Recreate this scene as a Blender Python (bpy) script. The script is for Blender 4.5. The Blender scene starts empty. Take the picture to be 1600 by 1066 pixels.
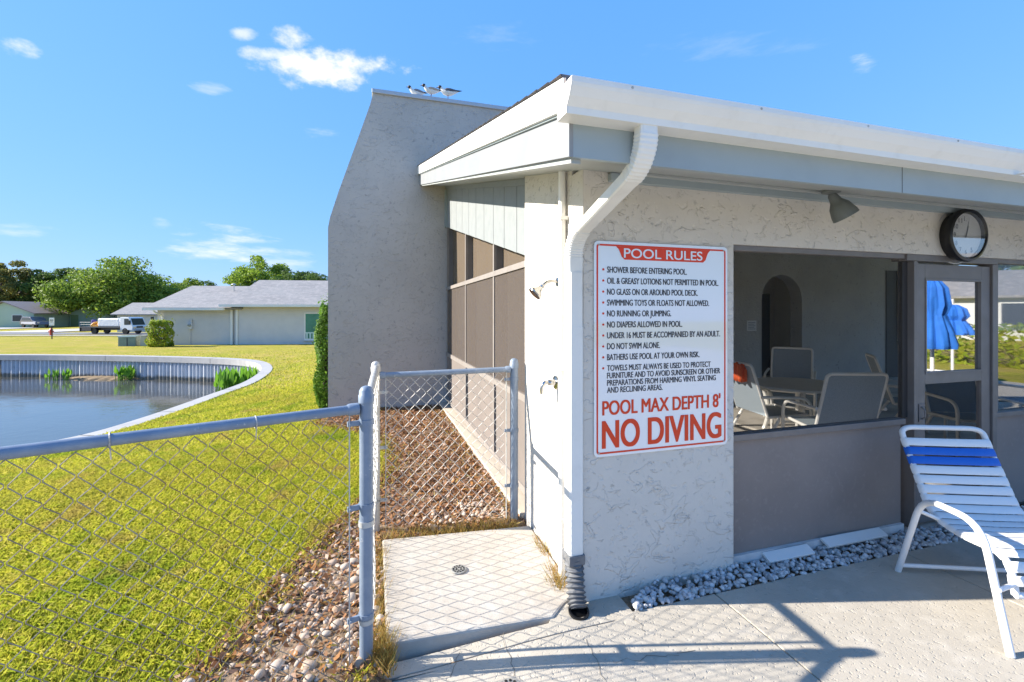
import bpy, math, random
import numpy as np
from mathutils import Vector, Matrix

R = math.radians
rng = np.random.default_rng(7)
random.seed(7)
scn = bpy.context.scene
col = scn.collection

# ------------------------------------------------------------------ camera, sky, sun, exposure
YAW = R(16.97)                     # the building's axes are the world's axes; the camera is turned against them
CC, SS = math.cos(YAW), math.sin(YAW)


def cf(r, f, z=0.0):
    """point r metres to the right of the eye and f metres ahead of it"""
    return (CC * r + SS * f, -SS * r + CC * f, z)


cam_d = bpy.data.cameras.new("camera")
cam_d.sensor_width = 36.0
cam_d.lens = 711 / 1600 * 36
cam_d.shift_y = -45 / 1600
cam_d.clip_start = 0.05
cam_d.clip_end = 2000
cam = bpy.data.objects.new("camera", cam_d)
cam.location = (0, 0, 1.6)
cam.rotation_euler = (R(90), 0, -YAW)
col.objects.link(cam)
scn.camera = cam

SUN_EL = R(28)
SUN_TO = Vector((-0.9642, 0.2653, 0)) * math.cos(SUN_EL) + Vector((0, 0, math.sin(SUN_EL)))
world = bpy.data.worlds.new("World")
scn.world = world
world.use_nodes = True
wn, wl = world.node_tree.nodes, world.node_tree.links
bg = wn["Background"]
sky = wn.new("ShaderNodeTexSky")
sky.sky_type = 'NISHITA'
sky.sun_disc = False
sky.sun_elevation = SUN_EL
sky.sun_rotation = math.atan2(-0.9642, 0.2653)
sky.air_density = 1.0
sky.dust_density = 0.0
sky.ozone_density = 3.0
bg.inputs[1].default_value = 0.1
def wmath(op, a, b=None, c=None):
    n = wn.new("ShaderNodeMath")
    n.operation = op
    for i, v in enumerate((a, b, c)):
        if v is None:
            continue
        if isinstance(v, (int, float)):
            n.inputs[i].default_value = v
        else:
            wl.new(v, n.inputs[i])
    return n.outputs[0]


# tone of the air: each channel's range from zenith to horizon
sep = wn.new("ShaderNodeSeparateColor")
wl.new(sky.outputs[0], sep.inputs[0])
com = wn.new("ShaderNodeCombineColor")
for i_, (ex_, k_) in enumerate(((.55, .68), (.32, 1.52), (.1, 3.75))):
    wl.new(wmath('MULTIPLY', wmath('POWER', sep.outputs[i_], ex_), k_), com.inputs[i_])
tc = wn.new("ShaderNodeTexCoord")


def wdot(vec):
    n = wn.new("ShaderNodeVectorMath")
    n.operation = 'DOT_PRODUCT'
    wl.new(tc.outputs["Generated"], n.inputs[0])
    n.inputs[1].default_value = vec
    return n.outputs["Value"]


def wnoise(scale, detail, stretch):
    mp = wn.new("ShaderNodeMapping")
    mp.inputs["Scale"].default_value = stretch
    wl.new(tc.outputs["Generated"], mp.inputs[0])
    n = wn.new("ShaderNodeTexNoise")
    n.inputs["Scale"].default_value = scale
    n.inputs["Detail"].default_value = detail
    n.inputs["Roughness"].default_value = 0.62
    wl.new(mp.outputs[0], n.inputs["Vector"])
    return n.outputs["Fac"]


n_big = wnoise(13, 9, (1, 1, 1.7))
n_wisp = wnoise(11, 8, (1, 1, 4.5))
total = None
# drifting clouds: azimuth/elevation from a bearing, half-widths in radians, density, wispiness
for px, py, sx, sy, den, wisp in ((510, 107, 112, 27, 1.0, 0), (420, 84, 50, 11, .7, 0), (448, 60, 36, 15, .85, 0), (385, 53, 24, 9, .6, 0),
                                  (25, 75, 34, 14, .8, 0), (365, 385, 95, 40, .7, 1),
                                  (420, 415, 90, 30, .4, 1), (1347, 97, 22, 13, .5, 1), (1140, 75, 150, 20, .10, 1),
                                  (500, 210, 50, 12, .3, 1), (35, 358, 50, 16, .35, 1), (250, 350, 22, 9, .4, 1),
                                  (330, 137, 30, 9, .3, 1), (760, 60, 90, 20, .12, 1)):
    c = Vector(cf((px - 800) / 711, 1, (488 - py) / 711)).normalized()
    rt = Vector((CC, -SS, 0))            # clouds drift along one heading
    rt = (rt - c * rt.dot(c)).normalized()
    up = rt.cross(c).normalized()
    k = 711 * (1 + ((px - 800) / 711) ** 2 * .5)
    a = wmath('MULTIPLY', wdot(rt), k / sx)
    b = wmath('MULTIPLY', wdot(up), 711 / sy)
    e = wmath('ADD', wmath('MULTIPLY', a, a), wmath('MULTIPLY', b, b))
    nz = wmath('MULTIPLY', wmath('SUBTRACT', n_wisp if wisp else n_big, 0.5), 4.2 if wisp else 3.5)
    m = wmath('ADD', wmath('SUBTRACT', 0.6 if wisp else 0.85, e), nz)
    ss = wn.new("ShaderNodeMapRange")
    ss.interpolation_type = 'SMOOTHSTEP'
    ss.inputs["From Min"].default_value = 0.0
    ss.inputs["From Max"].default_value = 1.6 if wisp else 1.15
    ss.inputs["To Max"].default_value = den
    wl.new(m, ss.inputs["Value"])
    front = wmath('GREATER_THAN', wdot(c), 0.5)
    near = wmath('LESS_THAN', e, 4.0)
    v = wmath('MULTIPLY', wmath('MULTIPLY', ss.outputs[0], front), near)
    total = v if total is None else wmath('MAXIMUM', total, v)
mixc = wn.new("ShaderNodeMixRGB")
wl.new(total, mixc.inputs[0])
wl.new(com.outputs[0], mixc.inputs[1])
mixc.inputs[2].default_value = (4.6, 4.5, 4.6, 1)
wl.new(mixc.outputs[0], bg.inputs[0])

sun_d = bpy.data.lights.new("sun", 'SUN')
sun_d.energy = 4.4
sun_d.angle = R(0.5)
sun_d.color = (1.0, 0.93, 0.82)
sun = bpy.data.objects.new("sun", sun_d)
sun.rotation_euler = (-SUN_TO).to_track_quat('-Z', 'Y').to_euler()
sun.location = (-20, 6, 12)
col.objects.link(sun)

scn.view_settings.view_transform = 'Standard'
scn.view_settings.look = 'None'
scn.view_settings.exposure = 1.45
scn.view_settings.gamma = 1.0
scn.cycles.max_bounces = 8
scn.cycles.transparent_max_bounces = 16


# ------------------------------------------------------------------ materials
def M(name, base, rough=0.6, metal=0.0, var=None, bump=None, spec=0.5, trans=0.0, coat=0.0, island=None, obj_coords=True, round_=0):
    """var = (scale, second colour, low, high); bump = list of (scale, distance, kind)"""
    m = bpy.data.materials.new(name)
    m.use_nodes = True
    nt = m.node_tree
    N, L = nt.nodes, nt.links
    p = N["Principled BSDF"]
    p.inputs["Base Color"].default_value = (*base, 1)
    p.inputs["Roughness"].default_value = rough
    p.inputs["Metallic"].default_value = metal
    p.inputs["Specular IOR Level"].default_value = spec
    if coat:
        p.inputs["Coat Weight"].default_value = coat
    co = N.new("ShaderNodeTexCoord").outputs["Object"] if obj_coords else N.new("ShaderNodeNewGeometry").outputs["Position"]
    csock = None
    if island:
        g = N.new("ShaderNodeNewGeometry")
        cr = N.new("ShaderNodeValToRGB")
        els = cr.color_ramp.elements
        for i, c in enumerate(island):
            pos = i / (len(island) - 1)
            if i < 2:
                els[i].position = pos
                els[i].color = (*c, 1)
            else:
                e = els.new(pos)
                e.color = (*c, 1)
        for i, c in enumerate(island):
            els[i].position = i / (len(island) - 1)
            els[i].color = (*c, 1)
        L.new(g.outputs["Random Per Island"], cr.inputs[0])
        csock = cr.outputs[0]
    for (sc, c2, lo, hi) in (var if isinstance(var, list) else [var] if var else []):
        n = N.new("ShaderNodeTexNoise")
        n.inputs["Scale"].default_value = sc
        n.inputs["Detail"].default_value = 6
        n.inputs["Roughness"].default_value = .6
        L.new(co, n.inputs["Vector"])
        mr = N.new("ShaderNodeMapRange")
        mr.inputs["From Min"].default_value = lo
        mr.inputs["From Max"].default_value = hi
        L.new(n.outputs["Fac"], mr.inputs["Value"])
        mx = N.new("ShaderNodeMixRGB")
        mx.inputs[1].default_value = (*base, 1)
        if csock is not None:
            L.new(csock, mx.inputs[1])
        mx.inputs[2].default_value = (*c2, 1)
        L.new(mr.outputs[0], mx.inputs[0])
        csock = mx.outputs[0]
    if csock is not None:
        L.new(csock, p.inputs["Base Color"])
    nsock = None
    if round_:
        bv = N.new("ShaderNodeBevel")
        bv.samples = 4
        bv.inputs["Radius"].default_value = round_
        nsock = bv.outputs[0]
    for (sc, dist, kind) in bump or []:
        if kind == 'noise':
            n = N.new("ShaderNodeTexNoise")
            n.inputs["Scale"].default_value = sc
            n.inputs["Detail"].default_value = 5
            L.new(co, n.inputs["Vector"])
            h = n.outputs["Fac"]
        elif kind == 'pit':
            n = N.new("ShaderNodeTexNoise")
            n.inputs["Scale"].default_value = sc
            n.inputs["Detail"].default_value = 2
            L.new(co, n.inputs["Vector"])
            mr = N.new("ShaderNodeMapRange")
            mr.inputs["From Min"].default_value = .30
            mr.inputs["From Max"].default_value = .42
            L.new(n.outputs["Fac"], mr.inputs["Value"])
            h = mr.outputs[0]
        elif kind == 'trowel':
            n = N.new("ShaderNodeTexNoise")
            n.inputs["Scale"].default_value = sc
            n.inputs["Detail"].default_value = 4
            n.inputs["Roughness"].default_value = .55
            n.inputs["Distortion"].default_value = 1.3
            mp = N.new("ShaderNodeMapping")
            mp.inputs["Scale"].default_value = (1, 1, 1.5)
            mp.inputs["Rotation"].default_value = (.3, .5, .2)
            L.new(co, mp.inputs[0])
            L.new(mp.outputs[0], n.inputs["Vector"])
            mr = N.new("ShaderNodeMapRange")
            mr.interpolation_type = 'SMOOTHSTEP'
            mr.inputs["From Min"].default_value = .605
            mr.inputs["From Max"].default_value = .645
            L.new(n.outputs["Fac"], mr.inputs["Value"])
            h = mr.outputs[0]
        b = N.new("ShaderNodeBump")
        b.inputs["Distance"].default_value = dist
        b.inputs["Strength"].default_value = 1
        L.new(h, b.inputs["Height"])
        if nsock is not None:
            L.new(nsock, b.inputs["Normal"])
        nsock = b.outputs[0]
    if nsock is not None:
        L.new(nsock, p.inputs["Normal"])
    if trans:
        t = N.new("ShaderNodeBsdfTranslucent")
        if csock is not None:
            L.new(csock, t.inputs[0])
        else:
            t.inputs[0].default_value = (*base, 1)
        mx = N.new("ShaderNodeMixShader")
        mx.inputs[0].default_value = trans
        L.new(p.outputs[0], mx.inputs[1])
        L.new(t.outputs[0], mx.inputs[2])
        L.new(mx.outputs[0], N["Material Output"].inputs[0])
    return m


def screen_mat(name, colr, cover, gloss=0.0, tint=(1, 1, 1), grough=0.02):
    """woven insect screen / tinted glass: part see-through, part surface"""
    m = bpy.data.materials.new(name)
    m.use_nodes = True
    N, L = m.node_tree.nodes, m.node_tree.links
    N.remove(N["Principled BSDF"])
    t = N.new("ShaderNodeBsdfTransparent")
    t.inputs[0].default_value = (*tint, 1)
    d = N.new("ShaderNodeBsdfDiffuse")
    d.inputs[0].default_value = (*colr, 1)
    tl_ = N.new("ShaderNodeBsdfTranslucent")
    tl_.inputs[0].default_value = (*colr, 1)
    m0 = N.new("ShaderNodeMixShader")
    m0.inputs[0].default_value = .35
    L.new(d.outputs[0], m0.inputs[1])
    L.new(tl_.outputs[0], m0.inputs[2])
    mx = N.new("ShaderNodeMixShader")
    mx.inputs[0].default_value = cover
    L.new(t.outputs[0], mx.inputs[1])
    L.new(m0.outputs[0], mx.inputs[2])
    out = mx.outputs[0]
    if gloss:
        g = N.new("ShaderNodeBsdfGlossy")
        g.inputs["Roughness"].default_value = grough
        m2 = N.new("ShaderNodeMixShader")
        m2.inputs[0].default_value = gloss
        L.new(out, m2.inputs[1])
        L.new(g.outputs[0], m2.inputs[2])
        out = m2.outputs[0]
    L.new(out, N["Material Output"].inputs[0])
    return m


STUCCO_BUMP = [(5.5, .0042, 'trowel'), (10, .003, 'trowel'), (20, .0035, 'pit'), (42, .0016, 'noise')]
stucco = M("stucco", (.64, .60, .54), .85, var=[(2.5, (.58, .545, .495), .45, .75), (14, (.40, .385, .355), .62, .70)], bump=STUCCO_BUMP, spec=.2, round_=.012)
wing_stucco = M("darker_stucco", (.52, .49, .46), .85, var=[(1.1, (.46, .435, .41), .42, .7), (14, (.36, .345, .33), .62, .70)], bump=STUCCO_BUMP, spec=.2)  # wall stucco in a darker base tone, for the wing wall
stucco_in = M("interior_stucco", (.82, .755, .66), .9, bump=[(6, .003, 'trowel'), (40, .001, 'noise')], spec=.2)
white_metal = M("white_enamel", (.80, .785, .74), .35, var=[(1.2, (.72, .705, .66), .45, .7), (7, (.70, .68, .63), .55, .8)], spec=.5, bump=[(5, .0015, 'noise')])
trim_grey = M("grey_trim_paint", (.33, .385, .40), .5, var=(3, (.29, .34, .36), .45, .75))
rake_white = M("white_trim_paint", (.72, .72, .70), .5, var=(3, (.68, .68, .67), .5, .8))
soffit_m = M("soffit_paint", (.36, .38, .37), .6, var=(4, (.31, .33, .32), .45, .8))
rake_grey = M("rake_board_paint", (.27, .278, .285), .5, var=(3, (.24, .25, .255), .45, .8))
siding_m = M("siding_paint", (.25, .268, .272), .6, var=(9, (.215, .235, .24), .45, .8), bump=[(30, .0008, 'noise')])
groove_m = M("groove_shadow_gap", (.05, .05, .05), .9)
shingle = M("shingles", (.17, .17, .185), .95, var=[(14, (.25, .22, .22), .45, .65), (60, (.10, .10, .11), .5, .7)], bump=[(60, .01, 'noise')], spec=.1)
bronze = M("bronze_aluminium", (.17, .155, .15), .45, metal=0.2, var=(6, (.21, .195, .19), .45, .75))
panel_m = M("kick_panel", (.25, .212, .192), .6, var=[(1.6, (.20, .17, .157), .4, .75), (30, (.27, .235, .215), .55, .8)], spec=.3)
screen_front = screen_mat("insect_screen", (.06, .06, .06), .10)
screen_side = screen_mat("dusty_screen", (.25, .21, .185), .34)
screen_top = screen_mat("dusty_screen_pale", (.34, .27, .205), .34)
glass_door = screen_mat("mirror_glass", (.02, .02, .02), .25, gloss=.62, tint=(.5, .5, .5))
glass_dark = screen_mat("window_glass", (.02, .02, .02), .2, gloss=.38, tint=(.6, .6, .6))
galv = M("galvanised_paint", (.185, .235, .31), .5, metal=.1, var=[(9, (.25, .30, .37), .45, .7), (28, (.55, .55, .53), .66, .72)], bump=[(30, .0008, 'noise')])
galv_old = M("old_galvanised", (.50, .50, .48), .55, metal=.3, var=(14, (.38, .37, .34), .4, .7))
wire_m = M("galvanised_wire", (.30, .29, .275), .55, metal=.35, var=(3.2, (.22, .15, .10), .42, .6))
wire_pale = M("pale_wire", (.58, .57, .54), .55, metal=.3, var=(5, (.45, .42, .38), .45, .7))
conc = M("deck_concrete", (.45, .405, .335), .9, var=[(1.3, (.39, .355, .30), .4, .7), (9, (.51, .465, .395), .5, .75)], bump=[(48, .0022, 'pit'), (18, .002, 'noise'), (140, .0012, 'noise')], spec=.2)
conc_pad = M("pad_concrete", (.46, .42, .365), .9, var=[(3, (.40, .355, .30), .42, .7), (14, (.50, .47, .42), .5, .75)], bump=[(26, .0018, 'noise'), (140, .001, 'noise')], spec=.2)
cap_m = M("cap_concrete", (.38, .37, .36), .85, var=(2, (.32, .31, .30), .4, .7), bump=[(30, .002, 'noise')])
sheet_m = M("sheet_piling", (.50, .53, .58), .5, var=[(.7, (.42, .44, .48), .4, .7), (5, (.36, .37, .38), .6, .75)])
dirt = M("bed_soil", (.20, .14, .09), 1, var=[(7, (.30, .22, .15), .4, .65), (30, (.13, .09, .055), .5, .7)], bump=[(35, .02, 'noise')], spec=.05)
lawn_m = M("lawn", (.40, .345, .055), 1, var=[(.55, (.31, .31, .04), .38, .62), (1.3, (.47, .34, .12), .45, .70), (6, (.44, .35, .10), .5, .75), (30, (.24, .22, .03), .5, .72)], bump=[(60, .03, 'noise')], spec=.05)
blade_m = M("grass_blade", (.2, .25, .03), .7, spec=.2, trans=.5, var=[(1.1, (.20, .30, .02), .52, .70), (1.9, (.46, .33, .11), .55, .72), (.5, (.42, .37, .06), .5, .7)], island=[(.31, .38, .03), (.42, .45, .04), (.54, .50, .055), (.48, .48, .045), (.62, .53, .15)])
dry_m = M("dry_grass", (.4, .28, .08), .8, spec=.1, trans=.3, island=[(.45, .30, .09), (.36, .20, .05), (.50, .38, .14), (.30, .26, .06)])
leaflit = M("leaf_litter", (.3, .2, .1), .9, spec=.1, trans=.15, island=[(.22, .10, .045), (.36, .20, .11), (.28, .13, .06), (.52, .38, .29), (.16, .07, .035), (.38, .18, .06), (.30, .17, .10)])
pebble_m = M("pebble", (.5, .42, .35), .8, spec=.2, island=[(.40, .32, .25), (.50, .42, .34), (.34, .23, .165), (.46, .39, .32), (.40, .26, .165), (.56, .50, .43)], bump=[(60, .002, 'noise')])
marble_m = M("white_stone", (.6, .6, .6), .7, spec=.3, island=[(.50, .50, .52), (.64, .63, .63), (.36, .37, .40), (.56, .545, .52), (.22, .23, .25)], bump=[(50, .002, 'noise')])
black_m = M("black_plastic", (.012, .012, .013), .3)
flex_m = M("grey_flex_pipe", (.13, .135, .145), .55, var=(20, (.2, .2, .2), .45, .7))
chrome = M("chrome", (.45, .44, .42), .18, metal=1)
sign_white = M("sign_white", (.80, .82, .85), .16, spec=.5, coat=1)
sign_white.node_tree.nodes["Principled BSDF"].inputs["Coat IOR"].default_value = 2.1
sign_white.node_tree.nodes["Principled BSDF"].inputs["Coat Roughness"].default_value = .04
sign_red = M("sign_red", (.74, .05, .010), .3, spec=.4)
sign_black = M("sign_black", (.035, .035, .045), .4)
sling = M("blue_grey_sling", (.33, .39, .44), .7, var=(160, (.27, .32, .37), .45, .6), spec=.3)
strap_w = M("white_strap", (.78, .78, .78), .4, spec=.4)
strap_b = M("blue_strap", (.015, .13, .55), .4, spec=.4)
orange_m = M("orange_cloth", (.75, .12, .03), .8, bump=[(40, .004, 'noise')])
blue_m = M("blue_canvas", (.02, .16, .60), .8, var=(6, (.015, .12, .45), .4, .7), bump=[(12, .01, 'noise')])
table_glass = screen_mat("frosted_glass", (.50, .55, .52), .55, gloss=.12, grough=.1)
dark_in = M("dark_door", (.10, .095, .09), .7)
lamp_m = M("lamp_paint", (.15, .165, .155), .5, var=(9, (.12, .13, .125), .4, .7))
lamp_in = M("lamp_glass", (.65, .62, .58), .4)
bark = M("bark", (.13, .105, .08), .95, var=(9, (.08, .06, .045), .4, .7), bump=[(14, .03, 'noise')])


def leaf_mat(name, cols, tr=.45):
    cols = [tuple(min(.5, v * 1.25) for v in c) for c in cols]
    return M(name, cols[0], .6, spec=.25, trans=tr, island=cols)


oak_leaf = leaf_mat("oak_leaves", [(.10, .17, .022), (.15, .225, .03), (.21, .28, .04), (.075, .125, .02), (.17, .235, .035)])
oak_dark = leaf_mat("dark_leaves", [(.05, .095, .024), (.075, .125, .028), (.10, .15, .034)])
oak_bright = leaf_mat("bright_leaves", [(.15, .23, .022), (.21, .29, .035), (.11, .18, .02)])
oak_brown = leaf_mat("olive_leaves", [(.15, .145, .04), (.19, .175, .045), (.10, .115, .035)])
hedge_leaf = leaf_mat("hedge_leaves", [(.16, .25, .02), (.24, .31, .025), (.30, .31, .03), (.12, .19, .016)])
yew_leaf = leaf_mat("shrub_leaves", [(.08, .18, .02), (.13, .24, .025), (.05, .12, .015), (.19, .30, .04)])
pond_leaf = leaf_mat("pond_leaves", [(.10, .24, .02), (.15, .30, .03), (.07, .17, .015)])
core_m = M("inner_twigs", (.03, .04, .012), 1, spec=0)


# ------------------------------------------------------------------ mesh helpers
class MB:
    def __init__(s):
        s.v, s.f, s.mi = [], [], []
        s.cur = 0

    def add(s, vs, fs):
        o = len(s.v)
        s.v += [tuple(p) for p in vs]
        s.f += [tuple(i + o for i in q) for q in fs]
        s.mi += [s.cur] * len(fs)
        return s

    def box(s, x0, x1, y0, y1, z0, z1):
        return s.add([(x0, y0, z0), (x1, y0, z0), (x1, y1, z0), (x0, y1, z0), (x0, y0, z1), (x1, y0, z1), (x1, y1, z1), (x0, y1, z1)],
                     [(0, 3, 2, 1), (4, 5, 6, 7), (0, 1, 5, 4), (1, 2, 6, 5), (2, 3, 7, 6), (3, 0, 4, 7)])

    def prism(s, poly, axis, a, b):
        """polygon extruded along an axis from a to b; poly in the two other axes' order"""
        def P(p, t):
            return (t, p[0], p[1]) if axis == 'x' else (p[0], t, p[1]) if axis == 'y' else (p[0], p[1], t)
        n = len(poly)
        vs = [P(p, a) for p in poly] + [P(p, b) for p in poly]
        fs = [tuple(range(n))[::-1], tuple(range(n, 2 * n))] + [(i, (i + 1) % n, n + (i + 1) % n, n + i) for i in range(n)]
        return s.add(vs, fs)

    def tube(s, pts, r, n=10, cap=True, sx=1.0):
        pts = [Vector(p) for p in pts]
        rr = r if hasattr(r, '__len__') else [r] * len(pts)
        rings = []
        prev = None
        for i, p in enumerate(pts):
            t = (pts[min(i + 1, len(pts) - 1)] - pts[max(i - 1, 0)]).normalized()
            if prev is None:
                a = Vector((0, 0, 1)) if abs(t.z) < .9 else Vector((1, 0, 0))
                u = t.cross(a).normalized()
            else:
                u = (prev - t * prev.dot(t)).normalized()
            prev = u
            w = t.cross(u)
            rings.append([p + (u * math.cos(k * 2 * math.pi / n) * sx + w * math.sin(k * 2 * math.pi / n)) * rr[i] for k in range(n)])
        vs = [q for g in rings for q in g]
        fs = []
        for i in range(len(pts) - 1):
            for k in range(n):
                a, b = i * n + k, i * n + (k + 1) % n
                fs.append((a, b, b + n, a + n))
        if cap:
            fs.append(tuple(range(n))[::-1])
            fs.append(tuple(range((len(pts) - 1) * n, len(pts) * n)))
        return s.add(vs, fs)

    def lathe(s, prof, n=24, at=(0, 0, 0), axis=(0, 0, 1)):
        """profile of (radius, height) turned round an axis"""
        q = Vector((0, 0, 1)).rotation_difference(Vector(axis).normalized())
        vs = [q @ Vector((r * math.cos(k * 2 * math.pi / n), r * math.sin(k * 2 * math.pi / n), h)) + Vector(at) for r, h in prof for k in range(n)]
        fs = []
        for i in range(len(prof) - 1):
            for k in range(n):
                a, b = i * n + k, i * n + (k + 1) % n
                fs.append((a, b, b + n, a + n))
        if prof[0][0] > 1e-6:
            fs.append(tuple(range(n))[::-1])
        if prof[-1][0] > 1e-6:
            fs.append(tuple(range((len(prof) - 1) * n, len(prof) * n)))
        return s.add(vs, fs)

    def build(s, name, mat, parent=None, smooth=False, bevel=0, world=True):
        me = bpy.data.meshes.new(name)
        off = Vector(parent_loc(parent)) if (parent and world) else Vector((0, 0, 0))
        me.from_pydata([tuple(Vector(p) - off) for p in s.v], [], s.f)
        for m in (mat if isinstance(mat, (list, tuple)) else [mat]):
            me.materials.append(m)
        if max(s.mi or [0]):
            me.polygons.foreach_set("material_index", s.mi)
        me.validate()
        me.update()
        o = bpy.data.objects.new(name, me)
        col.objects.link(o)
        if parent:
            o.parent = parent
        if smooth:
            me.polygons.foreach_set("use_smooth", [True] * len(me.polygons))
            me.set_sharp_from_angle(angle=R(40))
        if bevel:
            b = o.modifiers.new("bevel", 'BEVEL')
            b.width = bevel
            b.segments = 2
            b.limit_method = 'ANGLE'
        return o


def parent_loc(p):
    v = Vector((0, 0, 0))
    while p:
        v += p.location
        p = p.parent
    return v


def npmesh(name, verts, faces, mat, parent=None, smooth=False):
    """many same-sized polygons at once (numpy)"""
    me = bpy.data.meshes.new(name)
    n, k = faces.shape
    me.vertices.add(len(verts))
    if parent is not None:
        verts = verts - np.array(parent_loc(parent))
    me.vertices.foreach_set("co", verts.astype(np.float32).ravel())
    me.loops.add(n * k)
    me.loops.foreach_set("vertex_index", faces.astype(np.int32).ravel())
    me.polygons.add(n)
    me.polygons.foreach_set("loop_start", np.arange(0, n * k, k, dtype=np.int32))
    me.materials.append(mat)
    me.update(calc_edges=True)
    if smooth:
        me.polygons.foreach_set("use_smooth", np.ones(n, dtype=bool))
    o = bpy.data.objects.new(name, me)
    col.objects.link(o)
    if parent:
        o.parent = parent
    return o


def tag(o, label=None, cat=None, group=None, kind=None):
    if label: o["label"] = label
    if cat: o["category"] = cat
    if group: o["group"] = group
    if kind: o["kind"] = kind
    return o


def thing(name, label, cat, loc=(0, 0, 0), group=None):
    o = bpy.data.objects.new(name, None)
    o.empty_display_size = .1
    o.location = loc
    col.objects.link(o)
    return tag(o, label, cat, group)


def copy_tree(o, parent=None):
    c = o.copy()
    col.objects.link(c)
    if parent:
        c.parent = parent
    for ch in list(o.children):
        copy_tree(ch, c)
    return c


def smoothpath(pts, n=6, closed=False):
    P = [Vector(p) for p in pts]
    out = []
    N = len(P)
    for i in range(N if closed else N - 1):
        if closed:
            a, b, c, d = P[(i - 1) % N], P[i], P[(i + 1) % N], P[(i + 2) % N]
        else:
            a, b, c, d = P[max(i - 1, 0)], P[i], P[i + 1], P[min(i + 2, N - 1)]
        for k in range(n):
            t = k / n
            out.append(.5 * ((2 * b) + (c - a) * t + (2 * a - 5 * b + 4 * c - d) * t * t + (3 * b - a - 3 * c + d) * t ** 3))
    if not closed:
        out.append(P[-1])
    return out


def inside(px, py, poly):
    """numpy point in polygon"""
    res = np.zeros(px.shape, bool)
    n = len(poly)
    for i in range(n):
        x1, y1 = poly[i][:2]
        x2, y2 = poly[(i + 1) % n][:2]
        c = ((y1 > py) != (y2 > py)) & (px < (x2 - x1) * (py - y1) / (y2 - y1 + 1e-12) + x1)
        res ^= c
    return res


def polydist(px, py, poly):
    d = np.full(px.shape, 1e9)
    n = len(poly)
    for i in range(n):
        x1, y1 = poly[i][:2]
        x2, y2 = poly[(i + 1) % n][:2]
        dx, dy = x2 - x1, y2 - y1
        t = np.clip(((px - x1) * dx + (py - y1) * dy) / (dx * dx + dy * dy + 1e-12), 0, 1)
        d = np.minimum(d, np.hypot(px - x1 - t * dx, py - y1 - t * dy))
    return d


def sstep(x):
    x = np.clip(x, 0, 1)
    return x * x * (3 - 2 * x)


# ------------------------------------------------------------------ ground
POND = smoothpath([(-16.6, 27.2, 0), (-12.2, 25.5, 0), (-7.5, 23.1, 0), (-4.9, 21.0, 0), (-3.75, 18.2, 0), (-3.45, 14.9, 0), (-3.75, 12.4, 0),
                   (-4.1, 10.2, 0), (-4.55, 8.9, 0), (-5.6, 8.2, 0), (-9, 6.6, 0), (-24, -1, 0), (-60, -8, 0), (-60, 38, 0), (-30, 31.5, 0)], 8, True)
POND2 = [(p.x, p.y) for p in POND]
BED = [(p.x, p.y) for p in smoothpath([(-2.6, 1.15, 0), (-1.5, 1.75, 0), (-.82, 2.3, 0), (-.55, 3.05, 0), (-.2, 3.9, 0), (.12, 5.0, 0), (-.12, 6.2, 0), (-.78, 6.9, 0)], 5)] + \
      [(-.80, 7.82), (1.2, 7.82), (1.2, 3.3), (1.05, 2.3), (.06, 2.1), (-.1, 2.0), (-3, .9)]
DECK_EDGE = lambda x: 2.18 + .33 * x - .12 if x < 0 else 2.10
DECK_POLY = [(-8, DECK_EDGE(-8)), (0, 2.06), (14, 2.12), (14, -14), (-8, -14)]
BUILD_POLY = [(1.15, 2.1), (14, 2.1), (14, 8.1), (1.15, 8.1)]


def height(X, Y):
    f = SS * X + CC * Y
    tgt = np.interp(f, [0, 9, 16, 24, 28, 34, 40, 52, 75, 400], [0, 0, -.1, -.36, -.43, -.46, -.7, -.96, -.96, -.96])
    d = polydist(X, Y, POND2)
    return -.40 + (tgt + .40) * sstep(d / 4.6)


xs = np.unique(np.concatenate([np.arange(-160, -24, 5), np.arange(-24, 2, .1), np.arange(2, 20, 1), np.arange(20, 90, 5)]).round(3))
ys = np.unique(np.concatenate([np.arange(-60, 0, 4), np.arange(0, 30, .1), np.arange(30, 60, 1.5), np.arange(60, 320, 10)]).round(3))
GX, GY = np.meshgrid(xs, ys)
GZ = height(GX, GY)
ins = inside(GX, GY, POND2)
GZ[ins | (polydist(GX, GY, POND2) < .11)] = -2.4
GZ[((GX > -.02) & (GX < 1.2) & (GY < 3.3) & (GY > 1.5)) | inside(GX, GY, DECK_POLY) | inside(GX, GY, BUILD_POLY)] = -.16
ny, nx = GX.shape
idx = np.arange(nx * ny).reshape(ny, nx)
fq = np.stack([idx[:-1, :-1], idx[:-1, 1:], idx[1:, 1:], idx[1:, :-1]], -1).reshape(-1, 4)
tag(npmesh("lawn", np.stack([GX, GY, GZ], -1).reshape(-1, 3), fq, lawn_m, smooth=True), kind="structure")

# planting bed of soil under the leaf litter and pebbles
mb = MB()
bx = np.arange(-3.2, 1.21, .08)
by = np.arange(.8, 7.83, .08)
BX, BY = np.meshgrid(bx, by)
bins = inside(BX, BY, BED)
BZ = height(BX, BY) + .012 + .012 * np.sin(BX * 7 + BY * 3) * np.sin(BY * 5)
BZ[(BX > .08) & (BY < 3.2)] = -.12
BZ[~bins] = height(BX, BY)[~bins] - .03
bi = np.arange(BX.size).reshape(BX.shape)
q = np.stack([bi[:-1, :-1], bi[:-1, 1:], bi[1:, 1:], bi[1:, :-1]], -1).reshape(-1, 4)
keep = bins.ravel()[q].any(1)
tag(npmesh("planting_bed_ground", np.stack([BX, BY, BZ], -1).reshape(-1, 3), q[keep], dirt, smooth=True), kind="structure")

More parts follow.
